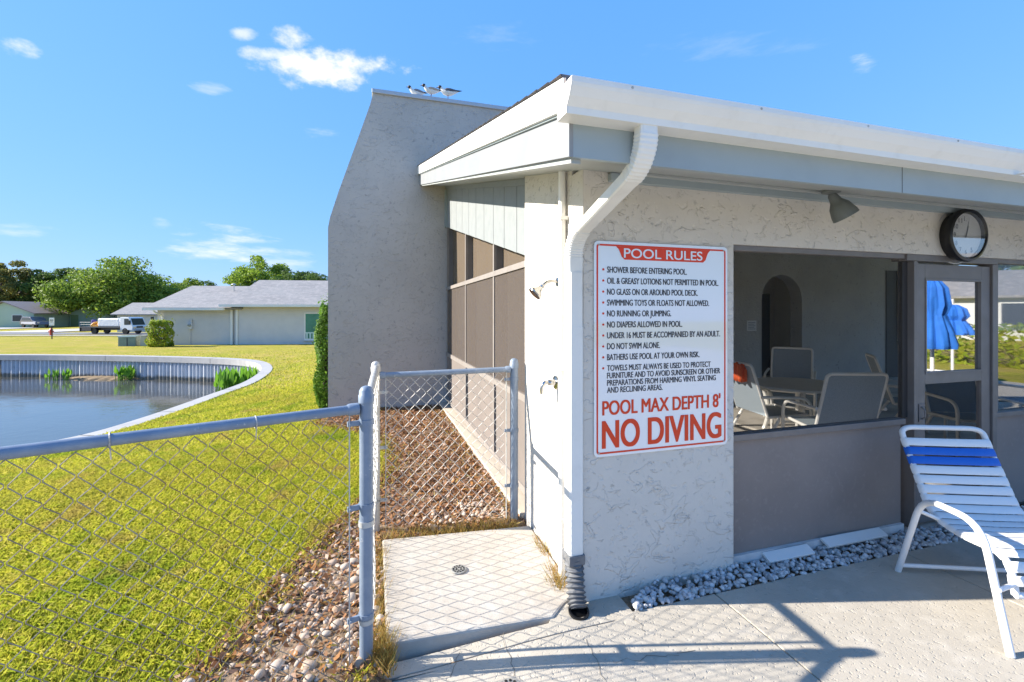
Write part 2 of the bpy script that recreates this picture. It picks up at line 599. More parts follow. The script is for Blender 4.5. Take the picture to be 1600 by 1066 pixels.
# water
tag(MB().add([(p[0], p[1], -1.4) for p in POND2], [tuple(range(len(POND2)))]).build("pond_water", None), kind="structure")
wat = bpy.data.objects["pond_water"]
water_m = M("water", (.075, .075, .068), .04, spec=1.0, bump=[(.9, .010, 'noise'), (5, .004, 'noise')])
wat.data.materials.clear()
wat.data.materials.append(water_m)

# sea wall of corrugated sheets under a concrete cap
sw = thing("pond_wall", "pale corrugated retaining wall with concrete cap curving round the pond", "retaining wall", (-7.5, 23, -1.4))
cl = [Vector((p[0], p[1], 0)) for p in POND2]
ncl = len(cl)
area = sum(cl[i].x * cl[(i + 1) % ncl].y - cl[(i + 1) % ncl].x * cl[i].y for i in range(ncl))
sgn = 1 if area > 0 else -1


def outn(i):
    t = (cl[(i + 1) % ncl] - cl[i - 1]).normalized()
    return Vector((t.y, -t.x, 0)) * sgn


mb = MB()
vs, fs = [], []
for i in range(ncl):
    n = outn(i)
    for d, z in ((-.07, -.62), (-.07, -.385), (.27, -.375), (.27, -.62)):
        p = cl[i] + n * d
        vs.append((p.x, p.y, z))
for i in range(ncl):
    j = (i + 1) % ncl
    for k in range(4):
        fs.append((4 * i + k, 4 * i + (k + 1) % 4, 4 * j + (k + 1) % 4, 4 * j + k))
mb.add(vs, fs)
mb.build("wall_cap", cap_m, sw)
vs, fs = [], []
acc = 0.0
for i in range(ncl):
    a, b = cl[i], cl[(i + 1) % ncl]
    L = (b - a).length
    if max(abs(a.x), abs(b.x)) > 36:
        acc += L
        continue
    n1, n2 = outn(i), outn((i + 1) % ncl)
    m = max(2, int(L / .03))
    for k in range(m + 1):
        t = k / m
        s_ = acc + L * t
        w = math.sin(s_ * 2 * math.pi / .2)
        w = max(-1, min(1, w * 1.6))
        p = a.lerp(b, t) + n1.lerp(n2, t) * (.03 + .045 * w)
        vs += [(p.x, p.y, -1.7), (p.x, p.y, -.60)]
        if k:
            o = len(vs)
            fs.append((o - 4, o - 2, o - 1, o - 3))
    acc += L
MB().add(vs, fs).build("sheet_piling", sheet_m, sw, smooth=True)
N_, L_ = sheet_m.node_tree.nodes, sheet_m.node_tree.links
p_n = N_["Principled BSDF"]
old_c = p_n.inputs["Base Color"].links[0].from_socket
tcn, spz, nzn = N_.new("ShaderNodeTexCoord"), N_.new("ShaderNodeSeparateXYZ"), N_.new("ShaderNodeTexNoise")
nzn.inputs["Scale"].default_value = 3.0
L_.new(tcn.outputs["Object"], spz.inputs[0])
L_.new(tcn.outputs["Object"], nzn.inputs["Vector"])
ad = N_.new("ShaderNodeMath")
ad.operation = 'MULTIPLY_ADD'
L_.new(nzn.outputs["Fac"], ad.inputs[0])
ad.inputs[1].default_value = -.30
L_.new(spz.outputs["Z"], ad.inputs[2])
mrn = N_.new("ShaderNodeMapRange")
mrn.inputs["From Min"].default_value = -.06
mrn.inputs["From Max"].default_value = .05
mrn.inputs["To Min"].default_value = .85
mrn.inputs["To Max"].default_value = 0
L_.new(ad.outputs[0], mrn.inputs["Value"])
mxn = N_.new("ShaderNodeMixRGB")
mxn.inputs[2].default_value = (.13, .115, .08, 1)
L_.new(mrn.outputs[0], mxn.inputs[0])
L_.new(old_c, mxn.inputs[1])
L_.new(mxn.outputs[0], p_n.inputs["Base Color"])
for i in range(0, ncl, 9):
    if abs(cl[i].x) > 24 or not 7 < cl[i].y < 34:
        continue
    n = outn(i)
    t = Vector((-n.y, n.x, 0)) * .008
    a, b = cl[i] - n * .072, cl[i] + n * .272
    MB().add([(a.x - t.x, a.y - t.y, -.60), (a.x + t.x, a.y + t.y, -.60), (a.x + t.x, a.y + t.y, -.381), (a.x - t.x, a.y - t.y, -.381), (b.x + t.x, b.y + t.y, -.372), (b.x - t.x, b.y - t.y, -.372)],
             [(0, 1, 2, 3), (3, 2, 4, 5)]).build("cap_joint", groove_m, sw)

# mud bank and pond weeds at the foot of the far wall
vs, fs = [], []
n = 40
for i in range(n + 1):
    t = i / n
    r = -20.4 + 4.4 * t
    w = math.sin(math.pi * t) ** .6
    for k in range(7):
        u = k / 6
        f = 20.95 - w * (1.1 + .25 * math.sin(i * 1.3)) * u
        vs.append(cf(r, f, -1.42 + .13 * w * math.cos(u * 1.57) + .015 * math.sin(i * 2.1 + k)))
for i in range(n):
    for k in range(6):
        a = i * 7 + k
        fs.append((a, a + 1, a + 8, a + 7))
tag(MB().add(vs, fs).build("mud_bank", M("mud", (.22, .15, .08), .9, var=(5, (.13, .09, .05), .4, .7)), smooth=True), kind="structure")


def pond_plant(label, r, f, w, d, h, n, zb=-1.42):
    base = cf(r, f, zb)
    root = thing("pond_plant", label, "plant", base, "green pond plants at the foot of the wall")
    vs, fs = [], []
    st = MB()
    for i in range(n):
        x, y = random.uniform(-w, w), random.uniform(-d, d)
        a = random.uniform(0, 6.28)
        hh = h * random.uniform(.55, 1.05)
        ln = random.uniform(.05, .25) * hh
        bp = Vector((base[0] + x, base[1] + y, zb))
        tp = bp + Vector((math.cos(a) * ln, math.sin(a) * ln, hh))
        sd = Vector((-math.sin(a), math.cos(a), 0)) * h * .09
        m1 = bp.lerp(tp, .45)
        m2 = bp.lerp(tp, .75)
        o = len(vs)
        vs += [m1, m1.lerp(m2, .4) + sd, m2 + sd * .8, tp, m2 - sd * .8, m1.lerp(m2, .4) - sd]
        fs.append((o, o + 1, o + 2, o + 3, o + 4, o + 5))
        st.tube([bp, m1], .012, 4, False)
    MB().add(vs, fs).build("leaves", pond_leaf, root)
    st.build("stems", pond_leaf, root)


pond_plant("large clump of bright green pond plants at the right end of the corrugated wall", -10.35, 17.3, .65, .7, .95, 130)
pond_plant("dense round green pond plant on the mud bank in front of the wall", -17.2, 20.2, .28, .25, .68, 45)
pond_plant("sparse yellowish pond plant at the left end of the mud bank", -20.1, 20.2, .45, .25, .55, 34)

# ------------------------------------------------------------------ grass blades (uncountable)
def blades(name, n, region, hmin, hmax, wid, mat, keepfn, lean=.6):
    x = rng.uniform(region[0], region[1], n)
    y = rng.uniform(region[2], region[3], n)
    k = keepfn(x, y)
    x, y = x[k], y[k]
    n = len(x)
    z = height(x, y)
    a = rng.uniform(0, 2 * np.pi, n)
    b = rng.uniform(0, 2 * np.pi, n)
    h = rng.uniform(hmin, hmax, n)
    ln = h * rng.uniform(.1, lean, n) * 1.3
    w = wid * rng.uniform(.6, 1.2, n)
    ca, sa, cb, sb = np.cos(a), np.sin(a), np.cos(b), np.sin(b)
    P0 = np.stack([x - ca * w, y - sa * w, z - .005], -1)
    P1 = np.stack([x + ca * w, y + sa * w, z - .005], -1)
    P2 = np.stack([x + ca * w * .7 + cb * ln * .45, y + sa * w * .7 + sb * ln * .45, z + h * .62], -1)
    P3 = np.stack([x + cb * ln, y + sb * ln, z + h * .95], -1)
    V = np.stack([P0, P1, P2, P3], 1).reshape(-1, 3)
    F = np.arange(len(V)).reshape(-1, 4)
    return npmesh(name, V, F, mat)


bed_np = BED


def keep_lawn(x, y):
    d = polydist(x, y, bed_np)
    i = inside(x, y, bed_np)
    edge = np.where(i, d, -d)                 # >0 inside the bed
    k = edge < rng.normal(-.02, .10, x.shape)
    k &= ~inside(x, y, DECK_POLY) & ~inside(x, y, BUILD_POLY)
    k &= ~inside(x, y, POND2) & (polydist(x, y, POND2) > .28)
    k &= (CC * x - SS * y) / np.maximum(SS * x + CC * y, .1) > -1.3
    patch = np.sin(x * 3.1 + 1.3 * np.sin(y * 2.3)) * np.sin(y * 2.7 + x) * .5 + .5
    k &= rng.uniform(0, 1, x.shape) < .55 + .45 * patch
    k &= ~((x > -.02) & (y < 3.3))
    k &= rng.uniform(0, 1, x.shape) < np.clip((26 - y) / 16, .0, 1)
    return k


tag(blades("grass", 640000, (-4.4, .3, 1.2, 6.2), .016, .048, .0024, blade_m, keep_lawn, 1.1), kind="stuff")
tag(blades("grass", 300000, (-5, .3, 5.5, 14), .025, .055, .005, blade_m, lambda x, y: keep_lawn(x, y) & (rng.uniform(0, 1, x.shape) < np.clip((14 - y) / 6, 0, 1)), 1.0), kind="stuff")
tag(blades("grass", 150000, (-12, 8, 8.5, 30), .03, .07, .014, blade_m, keep_lawn, 1.0), kind="stuff")


def keep_clump(x, y):
    c = np.sin(x * 11 + 2 * np.sin(y * 5)) * np.sin(y * 9 + x * 3)
    return keep_lawn(x, y) & (c > .55)


tag(blades("grass", 30000, (-3.2, -.4, 1.6, 4.6), .03, .06, .0027, blade_m, keep_clump, 1.0), kind="stuff")


def keep_bededge(x, y):
    d = polydist(x, y, bed_np)
    i = inside(x, y, bed_np)
    return i & (rng.uniform(0, 1, x.shape) < np.exp(-d / .13) * .8 + np.where(y < 3.6, .10, .03) * (np.sin(x * 9 + y * 4) * np.sin(y * 7) > -.1)) & ~inside(x, y, DECK_POLY) & ~((x > .045) & (y < 3.24))


tag(blades("dry_grass", 90000, (-2.6, 1.1, 1.2, 7.6), .015, .06, .004, dry_m, keep_bededge, 1.3), kind="stuff")
# dry tufts along the pad's edges and the fence posts
tx, ty = [], []
for (x0, y0, x1, y1, n, s) in ((.03, 2.12, .03, 3.2, 900, .02), (.05, 3.3, 1.0, 3.24, 1300, .035), (.04, 2.1, .06, 2.3, 700, .025),
                               (1.09, 2.75, 1.10, 3.0, 260, .012), (1.02, 2.42, 1.07, 2.62, 240, .02)):
    t = rng.uniform(0, 1, n)
    tx.append(x0 + (x1 - x0) * t + rng.normal(0, s, n))
    ty.append(y0 + (y1 - y0) * t + rng.normal(0, s, n))
tx, ty = np.concatenate(tx), np.concatenate(ty)
nT = len(tx)
a = rng.uniform(0, 6.28, nT)
b = rng.uniform(0, 6.28, nT)
h = rng.uniform(.03, .11, nT)
w = rng.uniform(.0015, .004, nT)
z = np.full(nT, -.01)
V = np.stack([np.stack([tx - np.cos(a) * w, ty - np.sin(a) * w, z], -1), np.stack([tx + np.cos(a) * w, ty + np.sin(a) * w, z], -1),
              np.stack([tx + np.cos(b) * h * .6, ty + np.sin(b) * h * .6, z + h], -1)], 1).reshape(-1, 3)
tag(npmesh("weeds", V, np.arange(len(V)).reshape(-1, 3), dry_m), kind="stuff")

# leaf litter
def litter(n, region, keepfn, smin, smax, zoff):
    x = rng.uniform(region[0], region[1], n)
    y = rng.uniform(region[2], region[3], n)
    k = keepfn(x, y)
    x, y = x[k], y[k]
    n = len(x)
    s = rng.uniform(smin, smax, n)
    a = rng.uniform(0, 6.28, n)
    t1, t2 = rng.normal(0, .45, n), rng.normal(0, .45, n)
    ux, uy, uz = np.cos(a), np.sin(a), t1
    vx, vy, vz = -np.sin(a), np.cos(a), t2
    z = height(x, y) + zoff + rng.uniform(0, .02, n)
    c = np.stack([x, y, z], -1)
    U = np.stack([ux, uy, uz], -1) * s[:, None]
    Vv = np.stack([vx, vy, vz], -1) * s[:, None] * rng.uniform(.35, .7, n)[:, None]
    P = np.stack([c - U, c - U * .2 + Vv, c + U + Vv * .1, c - U * .1 - Vv], 1).reshape(-1, 3)
    return P, np.arange(len(P)).reshape(-1, 4)


def keep_mulch(x, y):
    i = inside(x, y, bed_np) & ~inside(x, y, DECK_POLY)
    p = np.clip((y - 1.6) / 1.6, .45, 1)
    return i & (rng.uniform(0, 1, x.shape) < p) & ~((x > .04) & (y < 3.27))


P, F = litter(60000, (-2.6, 1.15, 1.2, 7.8), keep_mulch, .010, .028, .012)
tag(npmesh("leaf_litter", P, F, leaflit), kind="stuff")

# stones
ICO = None


def ico(sub):
    import bmesh
    bm = bmesh.new()
    bmesh.ops.create_icosphere(bm, subdivisions=sub, radius=1)
    v = np.array([p.co[:] for p in bm.verts])
    f = np.array([[q.index for q in t.verts] for t in bm.faces])
    bm.free()
    return v, f


def stones(name, x, y, z, size, mat, sub, jag, flat=.6):
    v, f = ico(sub)
    VV, FF = [], []
    for i in range(len(x)):
        p = v * (1 + rng.normal(0, jag, (len(v), 1)))
        p = p * np.array([1, rng.uniform(.6, .95), rng.uniform(flat * .75, flat * 1.15)]) * size[i]
        th, ph = rng.uniform(0, 6.28), rng.normal(0, .35)
        c, s = math.cos(ph), math.sin(ph)
        p = p @ np.array([[c, 0, s], [0, 1, 0], [-s, 0, c]]).T
        c, s = math.cos(th), math.sin(th)
        p = p @ np.array([[c, -s, 0], [s, c, 0], [0, 0, 1]]).T
        VV.append(p + np.array([x[i], y[i], z[i]]))
        FF.append(f + i * len(v))
    return npmesh(name, np.concatenate(VV), np.concatenate(FF), mat, smooth=(jag < .06))


n = 5200
x = rng.uniform(-1.9, .06, n)
y = rng.uniform(1.2, 3.7, n)
i = inside(x, y, bed_np) & ~inside(x, y, DECK_POLY)
d = polydist(x, y, bed_np)
i &= rng.uniform(0, 1, n) < np.clip((d - .05) / .12, 0, 1) * np.clip((3.75 - y) / .7, .10, 1)
x, y = x[i][:640], y[i][:640]
sz = rng.uniform(.006, .02, len(x)) * np.where(rng.uniform(0, 1, len(x)) < .16, 1.75, 1)
tag(stones("pebbles", x, y, height(x, y) + .012 + sz * .25, sz, pebble_m, 2, .035), kind="stuff")
n = 300
x = rng.uniform(.1, 1.0, n)
y = rng.uniform(3.36, 3.85, n)
i = rng.uniform(0, 1, n) < np.clip((x - .2) / .6, .1, 1) * np.clip((3.9 - y) / .4, 0, 1)
x, y = x[i], y[i]
sz = rng.uniform(.008, .022, len(x))
tag(stones("pebbles", x, y, .02 + sz * .3, sz, pebble_m, 2, .05), kind="stuff")
# white stones along the front wall
n = 2000
x = rng.uniform(1.34, 6.5, n)
y = 2.14 + rng.uniform(0, 1, n) * np.clip((x - 1.25) * .5, .03, .165)
sz = rng.uniform(.011, .023, n)
tag(stones("gravel", x, y, -.012 + rng.uniform(0, .03, n) + .02 * (y - 2.13) / .16, sz, marble_m, 1, .17, .75), kind="stuff")
tag(MB().box(1.2, 13.9, 2.12, 2.42, -.12, -.02).build("gravel_bed_ground", dirt), kind="structure")

# ------------------------------------------------------------------ pool deck
def deck_z(x):
    return -.038 * (1 - float(sstep(np.array(x / 1.0))))


mb = MB()
joints = [-8, -3.2, -1.6, -.02, 1.86, 3.38, 4.95, 6.5, 8.1, 9.7, 14]
for a, b in zip(joints[:-1], joints[1:]):
    segs = 14 if -.1 < a < 1 else 3
    for ya, yb in ((-14, -8), (-7.992, -3.6), (-3.592, None)):
        V = []
        for k in range(segs + 1):
            x = a + .004 + (b - a - .008) * k / segs
            y1 = yb if yb is not None else (DECK_EDGE(x) if x < 1.3 else 2.14)
            zz = deck_z(max(x, 0)) if x >= 0 else -.038
            V += [(x, ya, zz), (x, y1, zz), (x, y1, -.2), (x, ya, -.2)]
        Fq = []
        for k in range(segs):
            o = 4 * k
            Fq += [(o, o + 4, o + 5, o + 1), (o + 1, o + 5, o + 6, o + 2), (o + 3, o + 7, o + 4, o)]
        Fq += [(0, 1, 2, 3), (4 * segs, 4 * segs + 3, 4 * segs + 2, 4 * segs + 1)]
        mb.add(V, Fq)
deck = tag(mb.build("pool_deck", conc, bevel=.004), kind="structure")
tag(MB().box(-8, 14, -14, 2.0, -.24, -.09).build("deck_base_ground", dirt), kind="structure")
# the strip of old paving between the deck joint, the gate pad and the column
V, Fq = [], []
for k in range(15):
    x = .03 + 1.30 * k / 14
    y1 = 2.20 - .01 * x if x < .95 else 2.31
    V += [(x, 2.108, deck_z(x) - .002), (x, y1, deck_z(x) - .002), (x, y1, -.2), (x, 2.108, -.2)]
for k in range(14):
    o = 4 * k
    Fq += [(o, o + 4, o + 5, o + 1), (o + 1, o + 5, o + 6, o + 2), (o + 3, o + 7, o + 4, o)]
Fq += [(0, 1, 2, 3), (56, 59, 58, 57)]
tag(MB().add(V, Fq).build("paving_strip", conc, bevel=.004), kind="structure")
# concrete pad inside the fence corner
pad = MB()
pp = [(.06, 2.23, .034), (.905, 2.215, .008), (1.00, 2.30, .008), (1.105, 2.36, .01), (1.105, 3.17, .03), (.06, 3.26, .036)]
n = len(pp)
pad.add(pp + [(p[0], p[1], -.2) for p in pp], [tuple(range(n))] + [(i, n + i, n + (i + 1) % n, (i + 1) % n) for i in range(n)])
tag(pad.build("gate_pavement", conc_pad, bevel=.012), kind="structure")


def strip(pts, w, z, mat, name, zf=None):
    V, Fq = [], []
    P = [Vector((p[0], p[1], 0)) for p in pts]
    for i, p in enumerate(P):
        t = (P[min(i + 1, len(P) - 1)] - P[max(i - 1, 0)]).normalized()
        nrm = Vector((-t.y, t.x, 0)) * w * random.uniform(.5, 1.2)
        for sg in (-1, 1):
            q = p + nrm * sg
            V.append((q.x, q.y, (zf(q.x) if zf else 0) + z))
    for i in range(len(P) - 1):
        Fq.append((2 * i, 2 * i + 2, 2 * i + 3, 2 * i + 1))
    o = MB().add(V, Fq).build(name, mat)
    return o


def jag(p0, p1, n, s):
    return [(p0[0] + (p1[0] - p0[0]) * i / n + random.gauss(0, s), p0[1] + (p1[1] - p0[1]) * i / n + random.gauss(0, s)) for i in range(n + 1)]


crack_m = M("crack", (.16, .14, .115), 1)
cracks = MB()
for pts in (jag((.62, 2.2), (.60, 1.93), 9, .006), jag((.40, 2.16), (.33, 2.02), 6, .005), jag((1.0, 2.02), (.96, 1.75), 8, .008), jag((1.33, 2.12), (1.30, 1.98), 6, .01),
            jag((1.05, 1.86), (1.45, 1.80), 12, .012), jag((.96, 1.75), (1.02, 1.62), 6, .01)):
    o = strip(pts, .0014, .002, crack_m, "crack", deck_z)
    o.parent = deck

# drain covers
def drain(label, x, y, z, r):
    root = thing("drain_cover", label, "drain cover", (x, y, z))
    MB().lathe([(r, 0), (r, .004), (r * .92, .006), (0, .006)], 28, (x, y, z)).build("cover", M("drain_metal", (.33, .32, .29), .6, metal=.3), root)
    h = MB()
    for ring, cnt in ((.33, 6), (.68, 12)):
        for k in range(cnt):
            a = k * 6.283 / cnt + ring
            h.lathe([(r * .12, 0), (r * .12, .0015), (0, .0015)], 8, (x + math.cos(a) * r * ring, y + math.sin(a) * r * ring, z + .0065))
    h.build("holes", black_m, root)


drain("round drain cover set in the concrete pad inside the fence corner", .50, 2.755, .0255, .048)
drain("round drain cover set in the pool deck near the bottom edge of the photo", .56, 1.87, deck_z(.56), .055)

# ------------------------------------------------------------------ pool house
bh = thing("pool_house", "pale stucco pool house with sloped roof, tall wing wall and screened windows", "building", (1.11, 2.29, 0))
ZS = lambda y: 2.231 + .249 * (y - 1.665)     # underside of the roof
XE, YB = 14.0, 7.82
XR = .745                                       # rake board plane
# column at the corner (L-shaped) and header above the openings
mb = MB()
zt0 = ZS(2.29) + .012
mb.prism([(1.11, -.15), (2.13, -.15), (2.13, 2.02), (XE - .4, 2.02), (XE - .4, -.15), (XE, -.15), (XE, zt0), (1.11, zt0)], 'y', 2.29, 2.44)
mb.prism([(2.44, -.15), (2.44, ZS(2.44) + .012), (3.30, ZS(3.30) + .012), (3.30, -.15)], 'x', 1.11, 1.262)
for y_ in (2.44, 4.9, YB - .2):  # unseen right end left open on added posts so daylight reaches the room
    mb.box(XE - .2, XE, y_, y_ + .18, -.15, ZS(y_) + .01)
mb.build("wall", stucco, bh)
# tall wing wall with sloped left edge and an arched opening into the room
mb = MB()
AX0, AX1, AT = 8.02, 9.15, 2.42
AS = AT - (AX1 - AX0) / 2
Y1 = YB + .30
mb.prism([(-.69, -.3), (AX0, -.3), (AX0, 5.2), (.0, 5.2), (-.05, 5.0), (-.28, 4.3), (-.53, 3.55), (-.66, 3.12), (-.69, 2.95)], 'y', YB, Y1)
mb.prism([(AX1, -.3), (XE, -.3), (XE, 5.2), (AX1, 5.2)], 'y', YB, Y1)
K = 16
arc = [(AX0 + (AX1 - AX0) / 2 * (1 - math.cos(math.pi * k / K)), AS + (AX1 - AX0) / 2 * math.sin(math.pi * k / K)) for k in range(K + 1)]
for k in range(K):
    (xa, za), (xb, zb) = arc[k], arc[k + 1]
    mb.prism([(xa, za), (xb, zb), (xb, 5.2), (xa, 5.2)], 'y', YB, Y1)
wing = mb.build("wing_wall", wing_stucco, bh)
MB().box(-.02, XE, YB - .03, Y1 + .03, 5.2, 5.27).build("parapet_flashing", M("flashing", (.50, .51, .53), .45, metal=.4), bh, bevel=.008)
# alcove behind the arch
MB().box(AX0 - .3, AX1 + .5, Y1 + .9, Y1 + 1.0, 0, 2.8).box(AX0 - .3, AX0 - .2, Y1, Y1 + .9, 0, 2.8).box(AX1 + .5, AX1 + .6, Y1, Y1 + .9, 0, 2.8).box(AX0 - .3, AX1 + .6, Y1, Y1 + 1.0, 2.8, 2.9).build("alcove", stucco_in, bh)
dd = MB().box(8.75, 9.45, Y1 + .84, Y1 + .89, .03, 2.05).build("inner_door", dark_in, bh)
MB().box(8.66, 8.745, Y1 + .80, Y1 + .89, .03, 2.1).build("inner_door_frame", M("frame_grey", (.35, .34, .33), .7), bh)
# interior floor and back-wall details
MB().box(1.2, XE - .15, 2.44, YB + 1.2, -.15, .03).build("room_floor", M("room_floor", (.58, .53, .46), .8, var=(2, (.31, .285, .25), .4, .7)), bh)
mb = MB().box(11.75, 12.25, YB - .02, YB - .002, .03, 2.6)
mb.build("dark_passage", dark_in, bh)
MB().box(12.12, 12.22, YB - .06, YB - .022, .9, 2.6).build("door_frame", white_metal, bh)
# roof slab: shingled top, painted soffit underneath
TH = .272
YF, Yend = 1.665, YB
mb = MB()
mb.prism([(YF + .02, ZS(YF + .02)), (Yend, ZS(Yend)), (Yend, ZS(Yend) + .03), (YF + .02, ZS(YF + .02) + .03)], 'x', XR + .02, XE + .3)
mb.build("soffit", soffit_m, bh)
mb = MB()
mb.prism([(YF - .02, ZS(YF) + TH - .012), (Yend, ZS(Yend) + TH), (Yend, ZS(Yend) + TH + .03), (YF - .02, ZS(YF) + TH + .018)], 'x', XR - .022, XE + .35)
# shingle courses as stepped lips
for k in range(44):
    y = YF + k * .14
    z = ZS(y) + TH + .03
    dz = .249 * .14
    mb.add([(XR - .036, y, z + .010), (XE + .35, y, z + .010), (XE + .35, y + .139, z + dz + .003), (XR - .036, y + .139, z + dz + .003), (XR - .036, y, z), (XE + .35, y, z)],
           [(0, 1, 2, 3), (4, 5, 1, 0)])
mb.build("shingle_roof", shingle, bh)
# fascia along the front, rake boards up the side
MB().box(XR + .0185, XE + .3, YF, YF + .02, ZS(YF) - .012, ZS(YF) + .24).build("fascia", trim_grey, bh)
for xj in (2.62, 5.66):
    MB().box(xj, xj + .0025, YF - .0012, YF + .001, ZS(YF) - .012, ZS(YF) + .12).build("fascia_joint", groove_m, bh)
MB().prism([(YF - .001, ZS(YF) - .012), (Yend, ZS(Yend) - .012), (Yend, ZS(Yend) + .158), (YF - .001, ZS(YF) + .158)], 'x', XR, XR + .018).build("rake_board", rake_grey, bh)
MB().prism([(YF - .004, ZS(YF) + .166), (Yend, ZS(Yend) + .166), (Yend, ZS(Yend) + .298), (YF - .004, ZS(YF) + .298)], 'x', XR - .028, XR + .016).build("rake_trim", rake_white, bh, bevel=.004)
MB().prism([(YF - .003, ZS(YF) + .158), (Yend, ZS(Yend) + .158), (Yend, ZS(Yend) + .166), (YF - .003, ZS(YF) + .166)], 'x', XR - .012, XR + .014).build("rake_drip_edge", trim_grey, bh)
MB().prism([(YF + .02, ZS(YF) - .03), (Yend, ZS(Yend) - .03), (Yend, ZS(Yend) - .002), (YF + .02, ZS(YF) - .002)], 'x', XR + .018, XR + .06).build("soffit_trim", soffit_m, bh)
# frieze trim where soffit meets the front wall
MB().box(1.262, XE, 2.25, 2.288, ZS(2.25) - .045, ZS(2.25) - .003).build("frieze_trim", trim_grey, bh)
MB().box(1.262, XE, 2.10, 2.13, ZS(2.10) - .012, ZS(2.10) - .001).build("soffit_batten", soffit_m, bh)
# K-style gutter: cross-section in (y, z), hollow
gz0 = 2.352
gsec = [(YF, gz0 + .115), (YF, gz0), (YF - .085, gz0), (YF - .088, gz0 + .025), (YF - .112, gz0 + .055), (YF - .128, gz0 + .085), (YF - .132, gz0 + .098), (YF - .132, gz0 + .118), (YF - .118, gz0 + .118)]
gx0, gx1 = .70, XE + .3
V = [(x, y, z) for x in (gx0, gx1) for y, z in gsec]
nS = len(gsec)
g = MB().add(V, [(i, i + 1, nS + i + 1, nS + i) for i in range(nS - 1)])
gut = g.build("gutter", white_metal, bh)
sol = gut.modifiers.new("thickness", 'SOLIDIFY')
sol.thickness = .003
sol.offset = 0
cap_ = MB().prism(gsec[:-1], 'x', gx0 - .004, gx0 + .002)
cap_.box(gx0 - .006, gx0 - .001, YF - .012, YF - .001, gz0 - .002, gz0 + .118)
cap_.build("end_cap", white_metal, gut, world=True)
MB().box(.735, .775, YF - .005, YF + .05, gz0 + .118, gz0 + .150).build("roof_flashing", white_metal, bh)

for xj in (3.35, 6.4):
    MB().box(xj, xj + .035, YF - .1345, YF - .0005, gz0 - .0022, gz0 - .0005).build("gutter_seam", white_metal, gut)
for k_ in range(9):
    MB().lathe([(.006, 0), (.005, .003), (0, .004)], 8, (.95 + k_ * .62, YF - .1322, gz0 + .108), (0, -1, 0)).build("gutter_screw", galv_old, gut)
for y_, z_ in ((YF - .03, gz0 + .03), (YF - .06, gz0 + .02), (YF - .10, gz0 + .085), (YF - .03, gz0 + .09)):
    MB().lathe([(.004, 0), (.003, .002), (0, .003)], 8, (gx0 - .0045, y_, z_), (-1, 0, 0)).build("rivet", galv_old, gut)

# vertical siding below the rake, with board grooves
SB = lambda y: 2.075 + .235 * (y - 3.59)
sx = 1.2
ysp = [3.30, 3.79, 4.19, 4.60, 5.02, 5.44, 5.88, 6.34, 6.82, 7.30, YB - .02]
mb = MB()
for a, b in zip(ysp[:-1], ysp[1:]):
    mb.prism([(a + .006, SB(a)), (b - .006, SB(b)), (b - .006, ZS(b) - .002), (a + .006, ZS(a) - .002)], 'x', sx, sx + .03)
mb.build("siding", siding_m, bh)
MB().prism([(3.3, SB(3.3) + .01), (YB - .02, SB(YB) + .01), (YB - .02, ZS(YB) - .004), (3.3, ZS(3.3) - .004)], 'x', sx + .012, sx + .05).build("siding_backing", groove_m, bh)
MB().prism([(3.3, ZS(3.3) - .06), (YB - .02, ZS(YB) - .06), (YB - .02, ZS(YB) - .003), (3.3, ZS(3.3) - .003)], 'x', sx - .016, sx - .001).build("siding_trim", siding_m, bh)
MB().box(sx - .03, sx - .001, YB - .10, YB - .02, SB(YB - .1), ZS(YB - .1) - .062).build("corner_board", trim_grey, bh)

# screened side wall: mullions, rails, screens in three tiers
mull_m = M("side_frame", (.28, .25, .225), .5, var=(8, (.24, .21, .19), .4, .7))
mull_dark = bronze
for y in (3.34, 4.60, 6.11, YB - .10):
    mb = MB().box(sx + .0, sx + .03, y - .02, y + .02, .1, SB(y) - .002)
    mb.build("mullion", mull_m, bh)
    MB().box(sx + .031, sx + .15, y - .019, y + .019, .1, SB(y) - .002).build("mullion_post", mull_dark, bh)
for z, hh in ((2.0, .026), (.885, .03), (.12, .03)):
    MB().box(sx - .004, sx + .032, 3.30, YB, z - hh, z + hh).build("rail", mull_m, bh)
MB().prism([(3.30, 2.03), (YB, 2.03), (YB, SB(YB)), (3.30, SB(3.30))], 'x', sx + .10, sx + .102).build("screen_panel", screen_top, bh)
MB().box(sx + .012, sx + .014, 3.30, YB, .9, 1.98).build("screen_panel", screen_side, bh)
mb = MB()
for a, b in ((3.36, 4.53), (4.62, 5.98), (6.13, 7.6)):
    mb.box(sx + .012, sx + .02, a, b, .15, .86)
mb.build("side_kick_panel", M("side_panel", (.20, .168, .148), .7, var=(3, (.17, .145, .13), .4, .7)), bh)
MB().box(1.08, 1.35, 3.30, YB, -.15, .055).build("foundation_kerb", M("kerb", (.52, .45, .36), .9, var=(4, (.42, .36, .29), .4, .7), bump=[(40, .002, 'noise')]), bh, bevel=.01)

